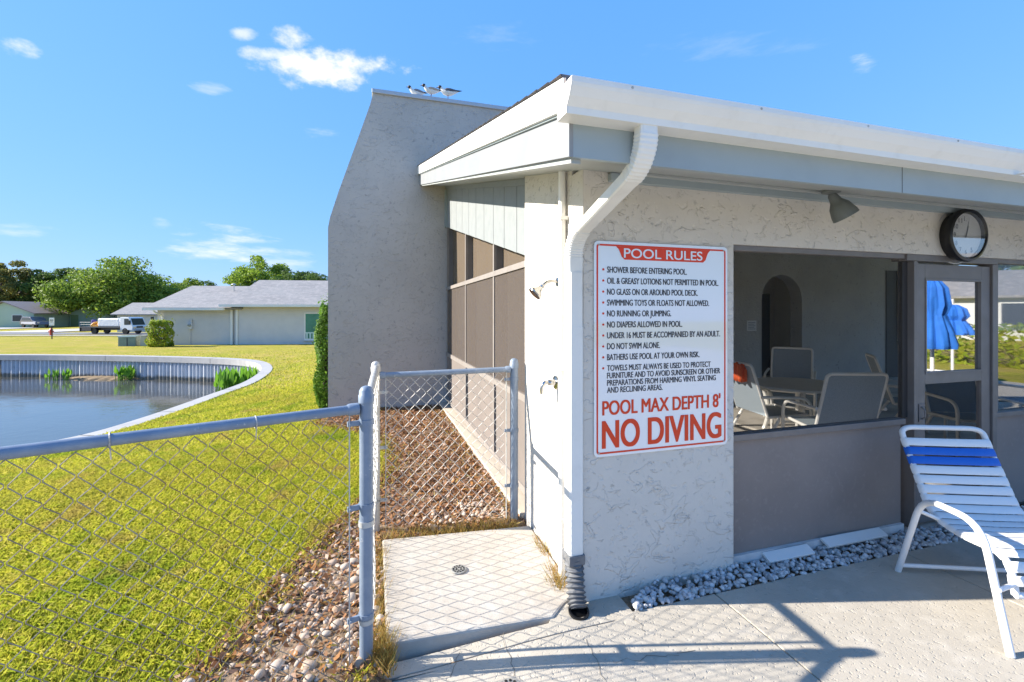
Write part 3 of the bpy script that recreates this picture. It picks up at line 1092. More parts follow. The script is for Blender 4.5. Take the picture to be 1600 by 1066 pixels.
# front openings: window, door, window
MB().box(2.13, 3.66, 2.335, 2.36, .055, .795).build("kick_panel", panel_m, bh)
MB().box(4.67, 6.9, 2.335, 2.36, .055, .775).build("kick_panel", panel_m, bh)
fr = MB()
fr.box(2.13, 3.66, 2.30, 2.37, .795, .835)
fr.box(2.131, 2.15, 2.31, 2.37, .835, 2.0)
fr.box(2.131, 3.66, 2.305, 2.37, 1.985, 2.019)
fr.build("window_frame", bronze, bh, bevel=.003)
MB().box(2.15, 3.68, 2.345, 2.347, .835, 1.985).build("window_screen", screen_front, bh)
MB().box(3.68, 3.73, 2.335, 2.362, .835, 1.985).build("window_mullion", M("dark_bronze", (.035, .033, .033), .5), bh)
fr = MB()
fr.box(4.67, 6.9, 2.30, 2.37, .775, .812)
fr.box(4.67, 4.70, 2.305, 2.37, .812, 1.985)
fr.box(4.67, 6.9, 2.305, 2.37, 1.985, 2.019)
fr.build("window_frame", bronze, bh, bevel=.003)
MB().box(4.70, 6.89, 2.343, 2.346, .812, 1.985).build("window_glass", glass_dark, bh)
MB().box(6.95, XE - .41, 2.343, 2.346, .1, 1.985).build("window_screen", screen_front, bh)  # added screen on the unseen stretch of front, lets more light into the room
MB().box(6.89, 6.95, 2.305, 2.37, .03, 2.019).build("window_mullion", bronze, bh)
# door
jam = MB()
jam.box(3.731, 3.762, 2.29, 2.40, .03, 1.97)
jam.box(3.764, 3.785, 2.30, 2.40, .03, 1.97)
jam.box(4.615, 4.668, 2.295, 2.40, .03, 1.97)
jam.box(3.662, 4.668, 2.292, 2.40, 1.972, 2.019)
jam.build("door_frame", bronze, bh, bevel=.003)
door = MB()
door.box(3.79, 3.875, 2.31, 2.345, .06, 1.955)
door.box(4.51, 4.61, 2.31, 2.345, .06, 1.955)
door.box(3.875, 4.51, 2.31, 2.345, 1.85, 1.955)
door.box(3.875, 4.51, 2.31, 2.345, 1.07, 1.145)
door.box(3.875, 4.51, 2.31, 2.345, .06, .22)
dr = door.build("door", bronze, bh, bevel=.003)
bead = MB()
for (a, b, c, d) in ((3.875, 4.51, 1.835, 1.85), (3.875, 4.51, 1.145, 1.158), (3.875, 3.888, 1.158, 1.835), (4.495, 4.51, 1.158, 1.835)):
    bead.box(a, b, 2.305, 2.33, c, d)
bead.build("glazing_bead", bronze, dr)
MB().box(3.888, 4.495, 2.325, 2.33, 1.158, 1.835).build("door_glass", glass_door, dr)
MB().box(3.875, 4.51, 2.325, 2.327, .22, 1.07).build("door_screen", screen_front, dr)
MB().box(3.80, 3.85, 2.302, 2.309, .80, .93).tube([(3.825, 2.30, .82), (3.825, 2.28, .84), (3.825, 2.28, .89), (3.825, 2.30, .91)], .006, 8).build("door_handle", bronze, dr)
MB().box(3.66, 4.67, 2.29, 2.44, -.1, .03).build("door_sill", conc_pad, bh)
# worn white base boards at the foot of the panel
MB().box(2.14, 3.66, 2.312, 2.334, .02, .075).build("base_board", M("worn_board", (.62, .62, .62), .7, var=(8, (.48, .48, .47), .4, .7)), bh)
for lab, x0, x1, yy, zz, rot in (("loose white board lying on the gravel under the grey panel", 2.37, 2.72, 2.27, .055, -.10), ("loose white board on the gravel behind the white strap chair", 2.86, 3.42, 2.285, .065, .05)):
    o = MB().box(-(x1 - x0) / 2, (x1 - x0) / 2, -.035, .035, -.008, .008).build("board", rake_white, bevel=.002)
    o.location = ((x0 + x1) / 2, yy, zz)
    o.rotation_euler = (R(24), rot * .4, rot * .5)
    tag(o, lab, "board")

# ------------------------------------------------------------------ downspout, pipes
ds = thing("downspout", "white rectangular downspout bending from the gutter to the wall corner", "downspout", (1.06, 2.31, .25))


def duct(path, w, d, name, parent, corr=(), mat=white_metal):
    """rectangular pipe swept in the y-z plane; ribs pressed into the bends"""
    V, Fq = [], []
    P = [Vector(p) for p in path]
    for i, p in enumerate(P):
        t = (P[min(i + 1, len(P) - 1)] - P[max(i - 1, 0)]).normalized()
        nrm = Vector((0, -t.z, t.y))
        k = 1 + (.075 if (i in corr and i % 2) else 0)
        c = .2
        for (a, b) in ((-1, -1 + c), (-1 + c, -1), (1 - c, -1), (1, -1 + c), (1, 1 - c), (1 - c, 1), (-1 + c, 1), (-1, 1 - c)):
            q = p + Vector((a * w / 2 * k, 0, 0)) + nrm * (b * d / 2 * k)
            V.append(q)
    for i in range(len(P) - 1):
        for k in range(8):
            Fq.append((8 * i + k, 8 * i + (k + 1) % 8, 8 * i + 8 + (k + 1) % 8, 8 * i + 8 + k))
    Fq += [tuple(range(8))[::-1], tuple(range(8 * len(P) - 8, 8 * len(P)))]
    return MB().add(V, Fq).build(name, mat, parent)


X0 = 1.062
top = [Vector((X0, 1.612, 2.365)), Vector((X0, 1.612, 2.33))]
bend1 = []
BA = R(74)                            # from straight down to a shallow fall
for k in range(25):
    bend1.append(Vector((X0, 1.612 + .15 - .15 * math.cos(BA * k / 24), 2.325 - .15 * math.sin(BA * k / 24))))
e1 = bend1[-1]
dirn = Vector((0, math.sin(BA), -math.cos(BA)))
e2 = Vector((X0, 2.20, e1.z + dirn.z / dirn.y * (2.20 - e1.y)))
Rb = (2.31 - 2.20) / (1 - math.cos(BA))
bend2 = []
for k in range(23):
    a = BA * (1 - k / 22)
    bend2.append(Vector((X0, 2.31 - Rb * (1 - math.cos(a)), e2.z - Rb * (math.sin(BA) - math.sin(a)))))
duct(top + bend1 + [e1 + dirn * .02], .080, .058, "outlet_elbow", ds, corr=range(3, 26))
duct([e1 + dirn * .012, e2 + dirn * .01], .077, .056, "offset_pipe", ds)
duct([e2 - dirn * .005] + bend2 + [bend2[-1] - Vector((0, 0, .09))], .085, .063, "lower_elbow", ds, corr=range(2, 24))
zl = bend2[-1].z
duct([(X0, 2.31, zl - .08), (X0, 2.31, 1.50)], .079, .082, "pipe", ds)
duct([(X0, 2.31, 1.52), (X0, 2.31, .24)], .083, .086, "pipe", ds)
fx = MB()
pth = smoothpath([(X0, 2.31, .235), (X0, 2.295, .15), (1.052, 2.255, .07), (1.045, 2.215, .022)], 16)
rr = [.047 + .008 * math.cos(i * 2 * math.pi / 5) for i in range(len(pth))]
fx.tube(pth, rr, 18)
dp = thing("drain_hose", "short dark grey corrugated drain hose at the foot of the white downspout", "drain hose", (1.045, 2.22, 0))
fx.build("hose", flex_m, dp, smooth=True)
MB().box(X0 - .047, X0 + .047, 2.26, 2.36, .22, .275).build("adapter", flex_m, dp, bevel=.004)
MB().lathe([(.056, 0), (.056, .012), (.045, .012), (.044, 0)], 20, (1.045, 2.21, .006), (0, -.25, 1)).build("hose_rim", black_m, dp)
cd = thing("conduit_pipe", "thin round cream conduit pipe running up the sunlit wall corner", "pipe", (1.082, 2.52, 0))
MB().tube([(1.082, 2.52, -.03), (1.082, 2.52, ZS(2.52) - .002)], .022, 14).build("pipe", white_metal, cd, smooth=True)
for z in (.35, 1.25, 2.15):
    MB().box(1.06, 1.109, 2.487, 2.553, z, z + .022).build("pipe_strap", white_metal, cd)

# shower
sh = thing("outdoor_shower", "chrome shower head on a short arm on the sunlit stucco wall", "shower head", (1.109, 2.65, 1.79))
MB().tube(smoothpath([(1.109, 2.65, 1.79), (1.07, 2.65, 1.795), (1.035, 2.65, 1.785), (1.01, 2.65, 1.765)], 5), .010, 12).build("arm", chrome, sh, smooth=True)
MB().lathe([(.028, 0), (.028, .004), (.012, .008), (.012, .01)], 20, (1.109, 2.65, 1.79), (-1, 0, 0)).build("wall_flange", chrome, sh, smooth=True)
MB().lathe([(.012, 0), (.016, .008), (.013, .02), (.018, .03), (.026, .045), (.044, .065), (.048, .075), (.045, .082), (0, .080)], 26, (1.012, 2.65, 1.768), (-.72, 0, -.70)).build("head", chrome, sh, smooth=True)
vl = thing("shower_valve", "chrome lever valve low on the sunlit stucco wall below the shower head", "valve", (1.109, 2.68, 1.15))
MB().lathe([(.045, 0), (.043, .006), (.02, .012), (.018, .05), (.014, .055), (0, .056)], 24, (1.109, 2.68, 1.155), (-1, 0, 0)).build("valve_body", chrome, vl, smooth=True)
MB().tube(smoothpath([(1.06, 2.68, 1.155), (1.035, 2.68, 1.155), (1.015, 2.68, 1.13), (1.012, 2.68, 1.085)], 5), [.013] * 8 + [.012, .012, .011, .011, .011, .010, .009, .007], 12).build("lever", chrome, vl, smooth=True)

# wall light under the eaves
lp = thing("spotlight", "grey bullet spotlight hanging from the soffit above the wide window", "spotlight", (2.60, 2.03, ZS(2.03)))
MB().lathe([(.05, 0), (.05, .012), (.02, .02), (.014, .03)], 24, (2.60, 2.03, ZS(2.03)), (0, 0, -1)).build("mount", lamp_m, lp, smooth=True)
ax = Vector((.46, -.22, -.86)).normalized()
hp = Vector((2.60, 2.03, ZS(2.03) - .02))
MB().lathe([(a_ * .84, b_ * .84) for a_, b_ in [(.012, 0), (.026, .004), (.03, .02), (.038, .06), (.054, .085), (.064, .10), (.080, .16), (.084, .19), (.080, .192), (.072, .16), (.05, .12), (0, .11)]], 30, hp, ax).build("lamp_housing", lamp_m, lp, smooth=True)
MB().lathe([(0, .112), (.036, .109), (.048, .106), (.048, .101), (0, .10)], 24, hp, ax).build("bulb", lamp_in, lp, smooth=True)

# ------------------------------------------------------------------ lettering
def text(body, x0, x1, zb, zt, y, mat, name, parent, bold=.012, xmid=None, rot=None):
    cu = bpy.data.curves.new(name, 'FONT')
    cu.body = body
    cu.size = 1.0
    cu.extrude = .002
    o = bpy.data.objects.new(name, cu)
    col.objects.link(o)
    dg = bpy.context.evaluated_depsgraph_get()
    me = bpy.data.meshes.new_from_object(o.evaluated_get(dg))
    bpy.data.objects.remove(o)
    bpy.data.curves.remove(cu)
    co = np.array([v.co[:] for v in me.vertices])
    mn, mx = co.min(0), co.max(0)
    sx_ = (x1 - x0) / (mx[0] - mn[0])
    hcap = .69
    sz_ = (zt - zb) / hcap if body != "8'" else (zt - zb) / hcap
    off = parent_loc(parent)
    for v, c in zip(me.vertices, co):
        v.co = Vector((x0 + (c[0] - mn[0]) * sx_, y - c[2] * .3, zb + c[1] * sz_)) - off
    if bold:
        vs0 = [v.co.copy() for v in me.vertices]
        fs0 = [tuple(p.vertices) for p in me.polygons]
        m_ = MB()
        hgt_ = (zt - zb) * bold
        for k_, (sx2, sz2) in enumerate(((0, 0), (-1, .4), (1, -.4), (-1, -.4), (1, .4))):
            m_.add([v + Vector((sx2 * hgt_, -.00012 * k_, sz2 * hgt_)) for v in vs0], fs0)
        bpy.data.meshes.remove(me)
        me = bpy.data.meshes.new(name)
        me.from_pydata(m_.v, [], m_.f)
        me.update()
    me.materials.clear()
    me.materials.append(mat)
    t = bpy.data.objects.new(name, me)
    col.objects.link(t)
    t.parent = parent
    return t


def rrect(x0, x1, z0, z1, r, n=6):
    out = []
    for cx, cz, a0 in ((x1 - r, z1 - r, 0), (x0 + r, z1 - r, 90), (x0 + r, z0 + r, 180), (x1 - r, z0 + r, 270)):
        for k in range(n + 1):
            a = R(a0 + 90 * k / n)
            out.append((cx + r * math.cos(a), cz + r * math.sin(a)))
    return out


sg = thing("pool_rules_sign", "white and red POOL RULES and NO DIVING sign on the stucco column", "sign", (1.62, 2.289, .795))
sy = 2.280
MB().prism(rrect(1.172, 2.074, .793, 1.997, .025), 'y', sy, sy + .006).build("board", sign_white, sg)
ob, ib = rrect(1.186, 2.060, .808, 1.981, .016), rrect(1.196, 2.050, .818, 1.971, .010)
nn = len(ob)
MB().add([(p[0], sy - .0012, p[1]) for p in ob] + [(p[0], sy - .0012, p[1]) for p in ib], [(i, (i + 1) % nn, nn + (i + 1) % nn, nn + i) for i in range(nn)]).build("border", sign_red, sg)
bandp = [(1.308, 1.9705), (1.325, 1.955), (1.345, 1.912), (1.362, 1.898), (1.895, 1.898), (1.912, 1.912), (1.93, 1.955), (1.945, 1.9705)]
MB().add([(p[0], sy - .0016, p[1]) for p in bandp], [tuple(range(len(bandp)))]).build("title_band", sign_red, sg)
text("POOL RULES", 1.358, 1.888, 1.909, 1.962, sy - .002, sign_white, "title_lettering", sg, .016)
lines = [("SHOWER BEFORE ENTERING POOL.", 1.779, 1.822, 1.856), ("OIL & GREASY LOTIONS NOT PERMITTED IN POOL.", 2.006, 1.760, 1.794), ("NO GLASS ON OR AROUND POOL DECK.", 1.856, 1.698, 1.732),
         ("SWIMMING TOYS OR FLOATS NOT ALLOWED.", 1.938, 1.637, 1.671), ("NO RUNNING OR JUMPING.", 1.670, 1.576, 1.610), ("NO DIAPERS ALLOWED IN POOL.", 1.747, 1.514, 1.548),
         ("UNDER 16 MUST BE ACCOMPANIED BY AN ADULT.", 2.018, 1.453, 1.487), ("DO NOT SWIM ALONE.", 1.594, 1.392, 1.426), ("BATHERS USE POOL AT YOUR OWN RISK.", 1.869, 1.331, 1.365),
         ("TOWELS MUST ALWAYS BE USED TO PROTECT", 1.949, 1.271, 1.303), ("FURNITURE AND TO AVOID SUNSCREEN OR OTHER", 2.019, 1.229, 1.261), ("PREPARATIONS FROM HARMING VINYL SEATING", 1.987, 1.188, 1.220), ("AND RECLINING AREAS.", 1.611, 1.148, 1.180)]
for b_, x1_, zb_, zt_ in lines:
    text(b_, 1.252, x1_, zb_, zt_, sy - .0012, sign_black, "rule_lettering", sg, .015)
for z_ in (1.839, 1.777, 1.715, 1.654, 1.593, 1.531, 1.470, 1.409, 1.348, 1.287):
    MB().lathe([(.0065, 0), (.0065, .001), (0, .001)], 12, (1.228, sy - .0005, z_), (0, -1, 0)).build("bullet_dot", sign_red, sg)
text("POOL MAX DEPTH 8'", 1.224, 2.020, 1.025, 1.103, sy - .0012, sign_red, "depth_lettering", sg, .03)
text("NO DIVING", 1.224, 2.024, .840, .992, sy - .0012, sign_red, "warning_lettering", sg, .032)
for x_, z_ in ((1.20, 1.975), (2.045, 1.975), (1.20, .815), (2.045, .815)):
    MB().lathe([(.006, 0), (.005, .003), (0, .004)], 10, (x_, sy - .0018, z_), (0, -1, 0)).build("screw", galv_old, sg)

# clock
ckc = Vector((4.165, 2.289, 2.165))
ck = thing("wall_clock", "round black framed wall clock mounted above the screen door", "clock", tuple(ckc))
ax = Vector((-.06, -1, -.03)).normalized()
MB().lathe([(.150, 0), (.172, .004), (.178, .05), (.192, .055), (.195, .075), (.188, .09), (.172, .095), (.164, .085), (.160, .06), (0, .06)], 48, ckc, ax).build("case", black_m, ck, smooth=True)
MB().lathe([(.205, .0), (.205, .006), (.196, .006), (.196, 0)], 48, ckc, ax).build("rim", M("grey_rim", (.4, .4, .4), .4), ck, smooth=True)
face = MB().lathe([(.160, .0605), (.160, .0625), (0, .0625)], 40, ckc, ax).build("clock_face", M("clock_white", (.72, .72, .70), .6), ck)
fy = ckc.y - .0655
for k in range(12):
    a = R(90 - 30 * (k + 1))
    cx, cz = ckc.x + .122 * math.cos(a), ckc.z + .122 * math.sin(a)
    s_ = str(k + 1)
    wd = .02 if len(s_) == 1 else .038
    text(s_, cx - wd / 2 - .0, cx + wd / 2, cz - .017, cz + .017, fy, black_m, "numeral", ck, .0)


def hand(a, L, w):
    d = Vector((math.cos(a), 0, math.sin(a)))
    n_ = Vector((-d.z, 0, d.x))
    c = Vector((ckc.x, fy - .002, ckc.z))
    return MB().add([c - d * .02 + n_ * w, c - d * .02 - n_ * w, c + d * L - n_ * w * .4, c + d * L + n_ * w * .4], [(0, 1, 2, 3)]).build("hand", black_m, ck)


hand(R(68), .075, .005)
hand(R(75), .11, .0035)
MB().lathe([(.160, .086), (.160, .088), (0, .088)], 40, ckc, ax).build("glass", screen_mat("clock_glass", (0, 0, 0), 0, gloss=.22), ck)

# ------------------------------------------------------------------ chain-link fence
def chain(p0, p1, z0a, z1a, z0b, z1b, mat, name, parent, p=.081, r=.0019, bulge=.012, sd=1):
    """woven wire between two posts; bottom/top heights at both ends"""
    rr_ = random.Random(sd)
    a, b = Vector((p0[0], p0[1], 0)), Vector((p1[0], p1[1], 0))
    L = (b - a).length
    d = (b - a) / L
    nrm = Vector((-d.y, d.x, 0))
    m = MB()
    nk = int(L / (p / 2))
    hp_ = p * .5
    for k in range(nk):
        pts = []
        xk = k * p / 2
        u0 = (xk + p / 4) / L
        zb_, zt_ = z0a + (z0b - z0a) * u0, z1a + (z1b - z1a) * u0
        nj = int((zt_ - zb_) / hp_)
        for j in range(nj + 1):
            odd = (j + k) % 2
            x = xk + (p / 2 if odd else 0) + rr_.gauss(0, .0018)
            z = zt_ - j * hp_ + rr_.gauss(0, .0018)
            u = x / L
            bl_ = bulge * math.sin(u * 9 + sd) * math.sin((z - zb_) * 3.2 + u * 4)
            q = a + d * x + nrm * (bl_ + (.0018 if odd else -.0018))
            pts.append((q.x, q.y, z))
        # slight rounding at the knuckles
        pp_ = []
        for i in range(len(pts)):
            P_ = Vector(pts[i])
            if 0 < i < len(pts) - 1:
                pp_ += [P_.lerp(Vector(pts[i - 1]), .1), P_.lerp(Vector(pts[i + 1]), .1)]
            else:
                pp_.append(P_)
        m.tube(pp_, r, 4, False)
    return m.build(name, mat, parent)


def post(x, y, z0, z1, r, parent, mat=galv):
    o = MB().lathe([(r, z0), (r, z1 - .04)], 20, (x, y, 0)).build("post", mat, parent, smooth=True)
    MB().lathe([(r + .004, z1 - .075), (r + .005, z1 - .042), (r + .002, z1 - .038), (r + .001, z1 - .02), (r * .75, z1 - .006), (r * .35, z1), (0, z1 + .001)], 20, (x, y, 0)).build("post_cap", mat, o, smooth=True)
    return o


def bands(x, y, r, zs, d, L, parent, mat=galv):
    """tension bands round a post, each with its little bolted tongue"""
    for z in zs:
        m = MB().lathe([(r + .001, -.012), (r + .004, -.012), (r + .004, .012), (r + .001, .012)], 20, (x, y, z))
        t0, t1 = Vector((x, y, z)) + d * (r), Vector((x, y, z)) + d * L
        n_ = Vector((-d.y, d.x, 0)) * .006
        m.add([t0 + n_ + Vector((0, 0, -.011)), t1 + n_ + Vector((0, 0, -.011)), t1 + n_ + Vector((0, 0, .011)), t0 + n_ + Vector((0, 0, .011)),
               t0 - n_ + Vector((0, 0, -.011)), t1 - n_ + Vector((0, 0, -.011)), t1 - n_ + Vector((0, 0, .011)), t0 - n_ + Vector((0, 0, .011))],
              [(0, 1, 2, 3), (7, 6, 5, 4), (0, 4, 5, 1), (3, 2, 6, 7), (1, 5, 6, 2)])
        bp = t1 - d * .012
        m.tube([bp + n_ * 2.6, bp - n_ * 2.6], .006, 8)
        m.build("tension_band", mat, parent, smooth=True)


FP, RP, WP = (-.030, 2.18), (0.018, 3.43), (1.03, 3.32)
fdir = Vector((-1, -.33, 0)).normalized()
LP = (FP[0] + fdir.x * 3.05, FP[1] + fdir.y * 3.05)
f1 = thing("chain_link_fence", "chain link fence run with blue grey post and rusty wire before the lawn", "fence", (FP[0], FP[1], 0), "painted chain link fence panels")
post(FP[0], FP[1], -.12, 1.264, .030, f1)
post(LP[0], LP[1], -.15, 1.22, .030, f1)
MB().tube([Vector((FP[0], FP[1], 1.164)) + fdir * .045, Vector((LP[0], LP[1], 1.15))], .0215, 16).build("top_rail", galv, f1, smooth=True)
MB().lathe([(.027, 0), (.027, .04), (.022, .05)], 16, Vector((FP[0], FP[1], 1.164)) + fdir * .036, fdir).build("rail_end_cup", galv, f1, smooth=True)
A = Vector((FP[0], FP[1], 0)) + fdir * .075
chain((A.x, A.y), LP, -.02, 1.14, -.06, 1.13, wire_m, "wire_mesh", f1, sd=3, bulge=.02, r=.0017)
tb = Vector((FP[0], FP[1], 0)) + fdir * .075
MB().box(-.0025, .0025, -.009, .009, -.0, 1.14).build("tension_bar", galv_old, f1, world=False).location = (tb.x - FP[0], tb.y - FP[1], 0)
bands(FP[0], FP[1], .030, (1.10, .72, .22), fdir, .084, f1)
for k in range(1, 7):
    ties = MB()
    q = Vector((FP[0], FP[1], 1.160)) + fdir * (.44 * k)
    n_ = Vector((-fdir.y, fdir.x, 0))
    ties.tube([q + (n_ * math.cos(a) + Vector((0, 0, 1)) * math.sin(a)) * .0245 + fdir * .004 * math.sin(a * .5) for a in [i * .45 for i in range(15)]] + [q - n_ * .01 + Vector((0, 0, -.07))], .0024, 5, False)
    ties.build("wire_tie", galv_old, f1)
f2 = thing("chain_link_fence", "short chain link panel seen edge on between the two blue grey posts", "fence", (RP[0], RP[1], 0), "painted chain link fence panels")
post(RP[0], RP[1], -.1, 1.245, .030, f2, galv_old)
MB().tube([(FP[0], FP[1] + .03, 1.164), (RP[0], RP[1] - .03, 1.20)], .0205, 14).build("top_rail", galv_old, f2, smooth=True)
chain((FP[0], FP[1] + .08), (RP[0], RP[1] - .07), .02, 1.15, .04, 1.18, wire_pale, "wire_mesh", f2, sd=9, bulge=.03)
bands(RP[0], RP[1], .030, (1.12, .66, .25), Vector((0, -1, 0)), .075, f2, galv_old)
MB().box(-.0025, .0025, -.009, .009, 0, 1.16).build("tension_bar", galv_old, f2, world=False).location = (FP[0] - RP[0], FP[1] + .075 - RP[1], 0)
bands(FP[0], FP[1], .030, (.64, .2), Vector((0, 1, 0)), .085, f2, galv_old)
f3 = thing("chain_link_fence", "pale chain link panel between the rear post and the stucco wall", "fence", (WP[0], WP[1], 0), "painted chain link fence panels")
post(WP[0], WP[1], -.05, 1.248, .030, f3, galv)
pd = (Vector((WP[0], WP[1], 0)) - Vector((RP[0], RP[1], 0))).normalized()
MB().tube([Vector((RP[0], RP[1], 1.143)) + pd * .03, Vector((WP[0], WP[1], 1.165)) - pd * .03], .0205, 14).build("top_rail", galv, f3, smooth=True)
MB().lathe([(.026, 0), (.026, .03), (.021, .04)], 14, Vector((RP[0], RP[1], 1.143)) + pd * .03, pd).lathe([(.026, 0), (.026, .03), (.021, .04)], 14, Vector((WP[0], WP[1], 1.165)) - pd * .03, -pd).build("rail_end_cup", galv, f3, smooth=True)
a_ = Vector((RP[0], RP[1], 0)) + pd * .07
b_ = Vector((WP[0], WP[1], 0)) - pd * .06
chain((a_.x, a_.y), (b_.x, b_.y), .03, 1.125, .05, 1.145, wire_pale, "wire_mesh", f3, sd=5, bulge=.012, p=.083)
for q in (a_, b_):
    MB().box(-.0025, .0025, -.009, .009, .03, 1.15).build("tension_bar", galv_old, f3, world=False).location = (q.x - WP[0], q.y - WP[1], 0)
bands(RP[0], RP[1], .030, (1.02, .62, .24), pd, .082, f3, galv_old)
bands(WP[0], WP[1], .030, (1.09, .70, .28), -pd, .074, f3, galv)

# ------------------------------------------------------------------ strap chair on the deck
def seg_round(pts, k=.22, n=5):
    """polyline with rounded corners"""
    P_ = [Vector(p) for p in pts]
    out = [P_[0]]
    for i in range(1, len(P_) - 1):
        a, b, c = P_[i - 1], P_[i], P_[i + 1]
        la, lc = min(k, (a - b).length * .48), min(k, (c - b).length * .48)
        s_, e_ = b + (a - b).normalized() * la, b + (c - b).normalized() * lc
        for j in range(n + 1):
            t = j / n
            out.append(s_ * (1 - t) ** 2 + b * 2 * t * (1 - t) + e_ * t * t)
    out.append(P_[-1])
    return out


sc_ = thing("strap_chair", "white strap pool chair with two blue back straps standing on the deck", "chair", (0, 0, 0))
rt_ = .0165
HW = .245
for sgn_ in (-1, 1):
    x = sgn_ * .405
    MB().tube(seg_round([(x, .35, .0), (x * .985, .17, .53), (x * .985, -.20, .545), (x, -.355, .0)], .13, 6), .017, 12).build("arm", strap_w, sc_, smooth=True)
prof = seg_round([(0, .557, .83), (0, .52, .755), (0, .31, .375), (0, .12, .345), (0, -.17, .375), (0, -.20, .20)], .10, 6)
fr = MB()
bt_ = seg_round([(-HW, .52, .755), (-HW, .562, .842), (HW, .562, .842), (HW, .52, .755)], .09, 7)
fr.tube(bt_, rt_, 12)
for sgn_ in (-1, 1):
    fr.tube([(sgn_ * HW, p.y, p.z) for p in prof[1:]], rt_, 12)
fr.tube([(-HW, -.20, .20), (HW, -.20, .20)], rt_, 12)
fr.build("seat_frame", strap_w, sc_, smooth=True)
MB().tube([(-.40, .335, .045), (.40, .335, .045)], .0125, 10).build("stretcher", strap_w, sc_, smooth=True)
for sgn_ in (-1, 1):
    MB().tube([(sgn_ * .40, .20, .44), (sgn_ * HW, .25, .37)], .011, 8).build("bracket", strap_w, sc_, smooth=True)
    MB().tube([(sgn_ * .40, -.29, .27), (sgn_ * HW, -.195, .25)], .011, 8).build("bracket", strap_w, sc_, smooth=True)
# straps wrapped round the side rails, laid along the frame's profile
acc = [0]
for i in range(1, len(prof)):
    acc.append(acc[-1] + (prof[i] - prof[i - 1]).length)


def at_len(s):
    for i in range(1, len(prof)):
        if acc[i] >= s:
            t = (s - acc[i - 1]) / (acc[i] - acc[i - 1])
            return prof[i - 1].lerp(prof[i], t), (prof[i] - prof[i - 1]).normalized()
    return prof[-1], (prof[-1] - prof[-2]).normalized()


s = .085
ks = 0
while s < acc[-1] - .02:
    p, t = at_len(s)
    nrm = Vector((0, t.z, -t.y))
    if nrm.y > 0 and s < .6: nrm = -nrm
    nrm = Vector((0, -abs(t.z), abs(t.y))) if s < acc[-1] - .2 else Vector((0, -abs(t.z), abs(t.y)))
    w = .0245
    sag = .006
    V, Fq = [], []
    xsn = [-HW - rt_ - .003, -HW - rt_ * .6, -HW, -HW + .1, 0, HW - .1, HW, HW + rt_ * .6, HW + rt_ + .003]
    off = [-.004, rt_ * .8, rt_ + .003, rt_ - .001, rt_ - .004, rt_ - .001, rt_ + .003, rt_ * .8, -.004]
    for x, o_ in zip(xsn, off):
        c = p + nrm * o_
        for (u_, v_) in ((-1, 0), (-.7, .004), (.7, .004), (1, 0)):
            q = c + t * (u_ * w) + nrm * v_
            V.append((x, q.y, q.z))
        for (u_, v_) in ((.7, -.003), (-.7, -.003)):
            q = c + t * (u_ * w) + nrm * v_
            V.append((x, q.y, q.z))
    for i in range(len(xsn) - 1):
        for k in range(6):
            Fq.append((6 * i + k, 6 * i + (k + 1) % 6, 6 * i + 6 + (k + 1) % 6, 6 * i + 6 + k))
    Fq += [tuple(range(6))[::-1], tuple(range(6 * len(xsn) - 6, 6 * len(xsn)))]
    MB().add(V, Fq).build("strap", strap_b if ks in (1, 2) else strap_w, sc_, smooth=True)
    s += .0575
    ks += 1
sc_.location = cf(2.755, 2.426, 0)
sc_.rotation_euler = (0, 0, -YAW - R(5.7))

# ------------------------------------------------------------------ furniture in the screened room
FZ = .03
ch = thing("sling_chair", "white framed blue grey sling chair with its back to the window", "chair", (0, 0, 0), "white framed sling chairs in the screened room")
HWc = .27
side = seg_round([(0, .37, 1.0), (0, .33, .93), (0, .20, .43), (0, -.26, .45), (0, -.30, .41)], .08, 5)
fr = MB()
fr.tube(seg_round([(-HWc, .20, .43), (-HWc, .385, 1.0), (HWc, .385, 1.0), (HWc, .20, .43)], .05, 5), .016, 8)
for sgn_ in (-1, 1):
    fr.tube([(sgn_ * HWc, .20, .43), (sgn_ * HWc, -.27, .45)], .016, 8)
fr.tube([(-HWc, -.27, .45), (HWc, -.27, .45)], .014, 8)
fr.build("frame", white_metal, ch, smooth=True)
for sgn_ in (-1, 1):
    x = sgn_ * .315
    MB().tube(seg_round([(x, -.27, 0), (x, -.27, .64), (x, .30, .66)], .14, 6), .017, 8).build("arm", white_metal, ch, smooth=True)
    MB().tube([(x, .10, .42), (x, .36, 0)], .016, 8).build("leg", white_metal, ch, smooth=True)
fr = MB()
fr.tube([(-.315, .10, .42), (.315, .10, .42)], .013, 8)
fr.tube([(-.315, -.26, .40), (.315, -.26, .40)], .013, 8)
fr.build("stretcher", white_metal, ch, smooth=True)
MB().add([(-HWc, .215, .45), (HWc, .215, .45), (HWc, .383, .99), (-HWc, .383, .99), (-HWc, .222, .447), (HWc, .222, .447), (HWc, .39, .987), (-HWc, .39, .987)],
         [(0, 1, 2, 3), (7, 6, 5, 4), (0, 4, 5, 1), (1, 5, 6, 2), (2, 6, 7, 3), (3, 7, 4, 0)]).build("back_sling", sling, ch)
MB().box(-HWc, HWc, -.26, .20, .438, .444).build("seat_sling", sling, ch)
specs = [(3.20, 4.58, -2, "blue grey sling chair nearest the window with its back turned to the glass"),
         (4.22, 6.9, 145, "blue grey sling chair on the far side of the round table by the arch"),
         (5.05, 5.8, -118, "blue grey sling chair turned side on to the right of the round table"),
         (2.93, 5.2, -84, "blue grey sling chair beside the column with an orange cloth on its back"),
         (4.95, 4.9, 170, "blue grey sling chair seen through the lower half of the screen door"),
         (5.25, 4.35, -25, "blue grey sling chair with its back behind the right hand window")]
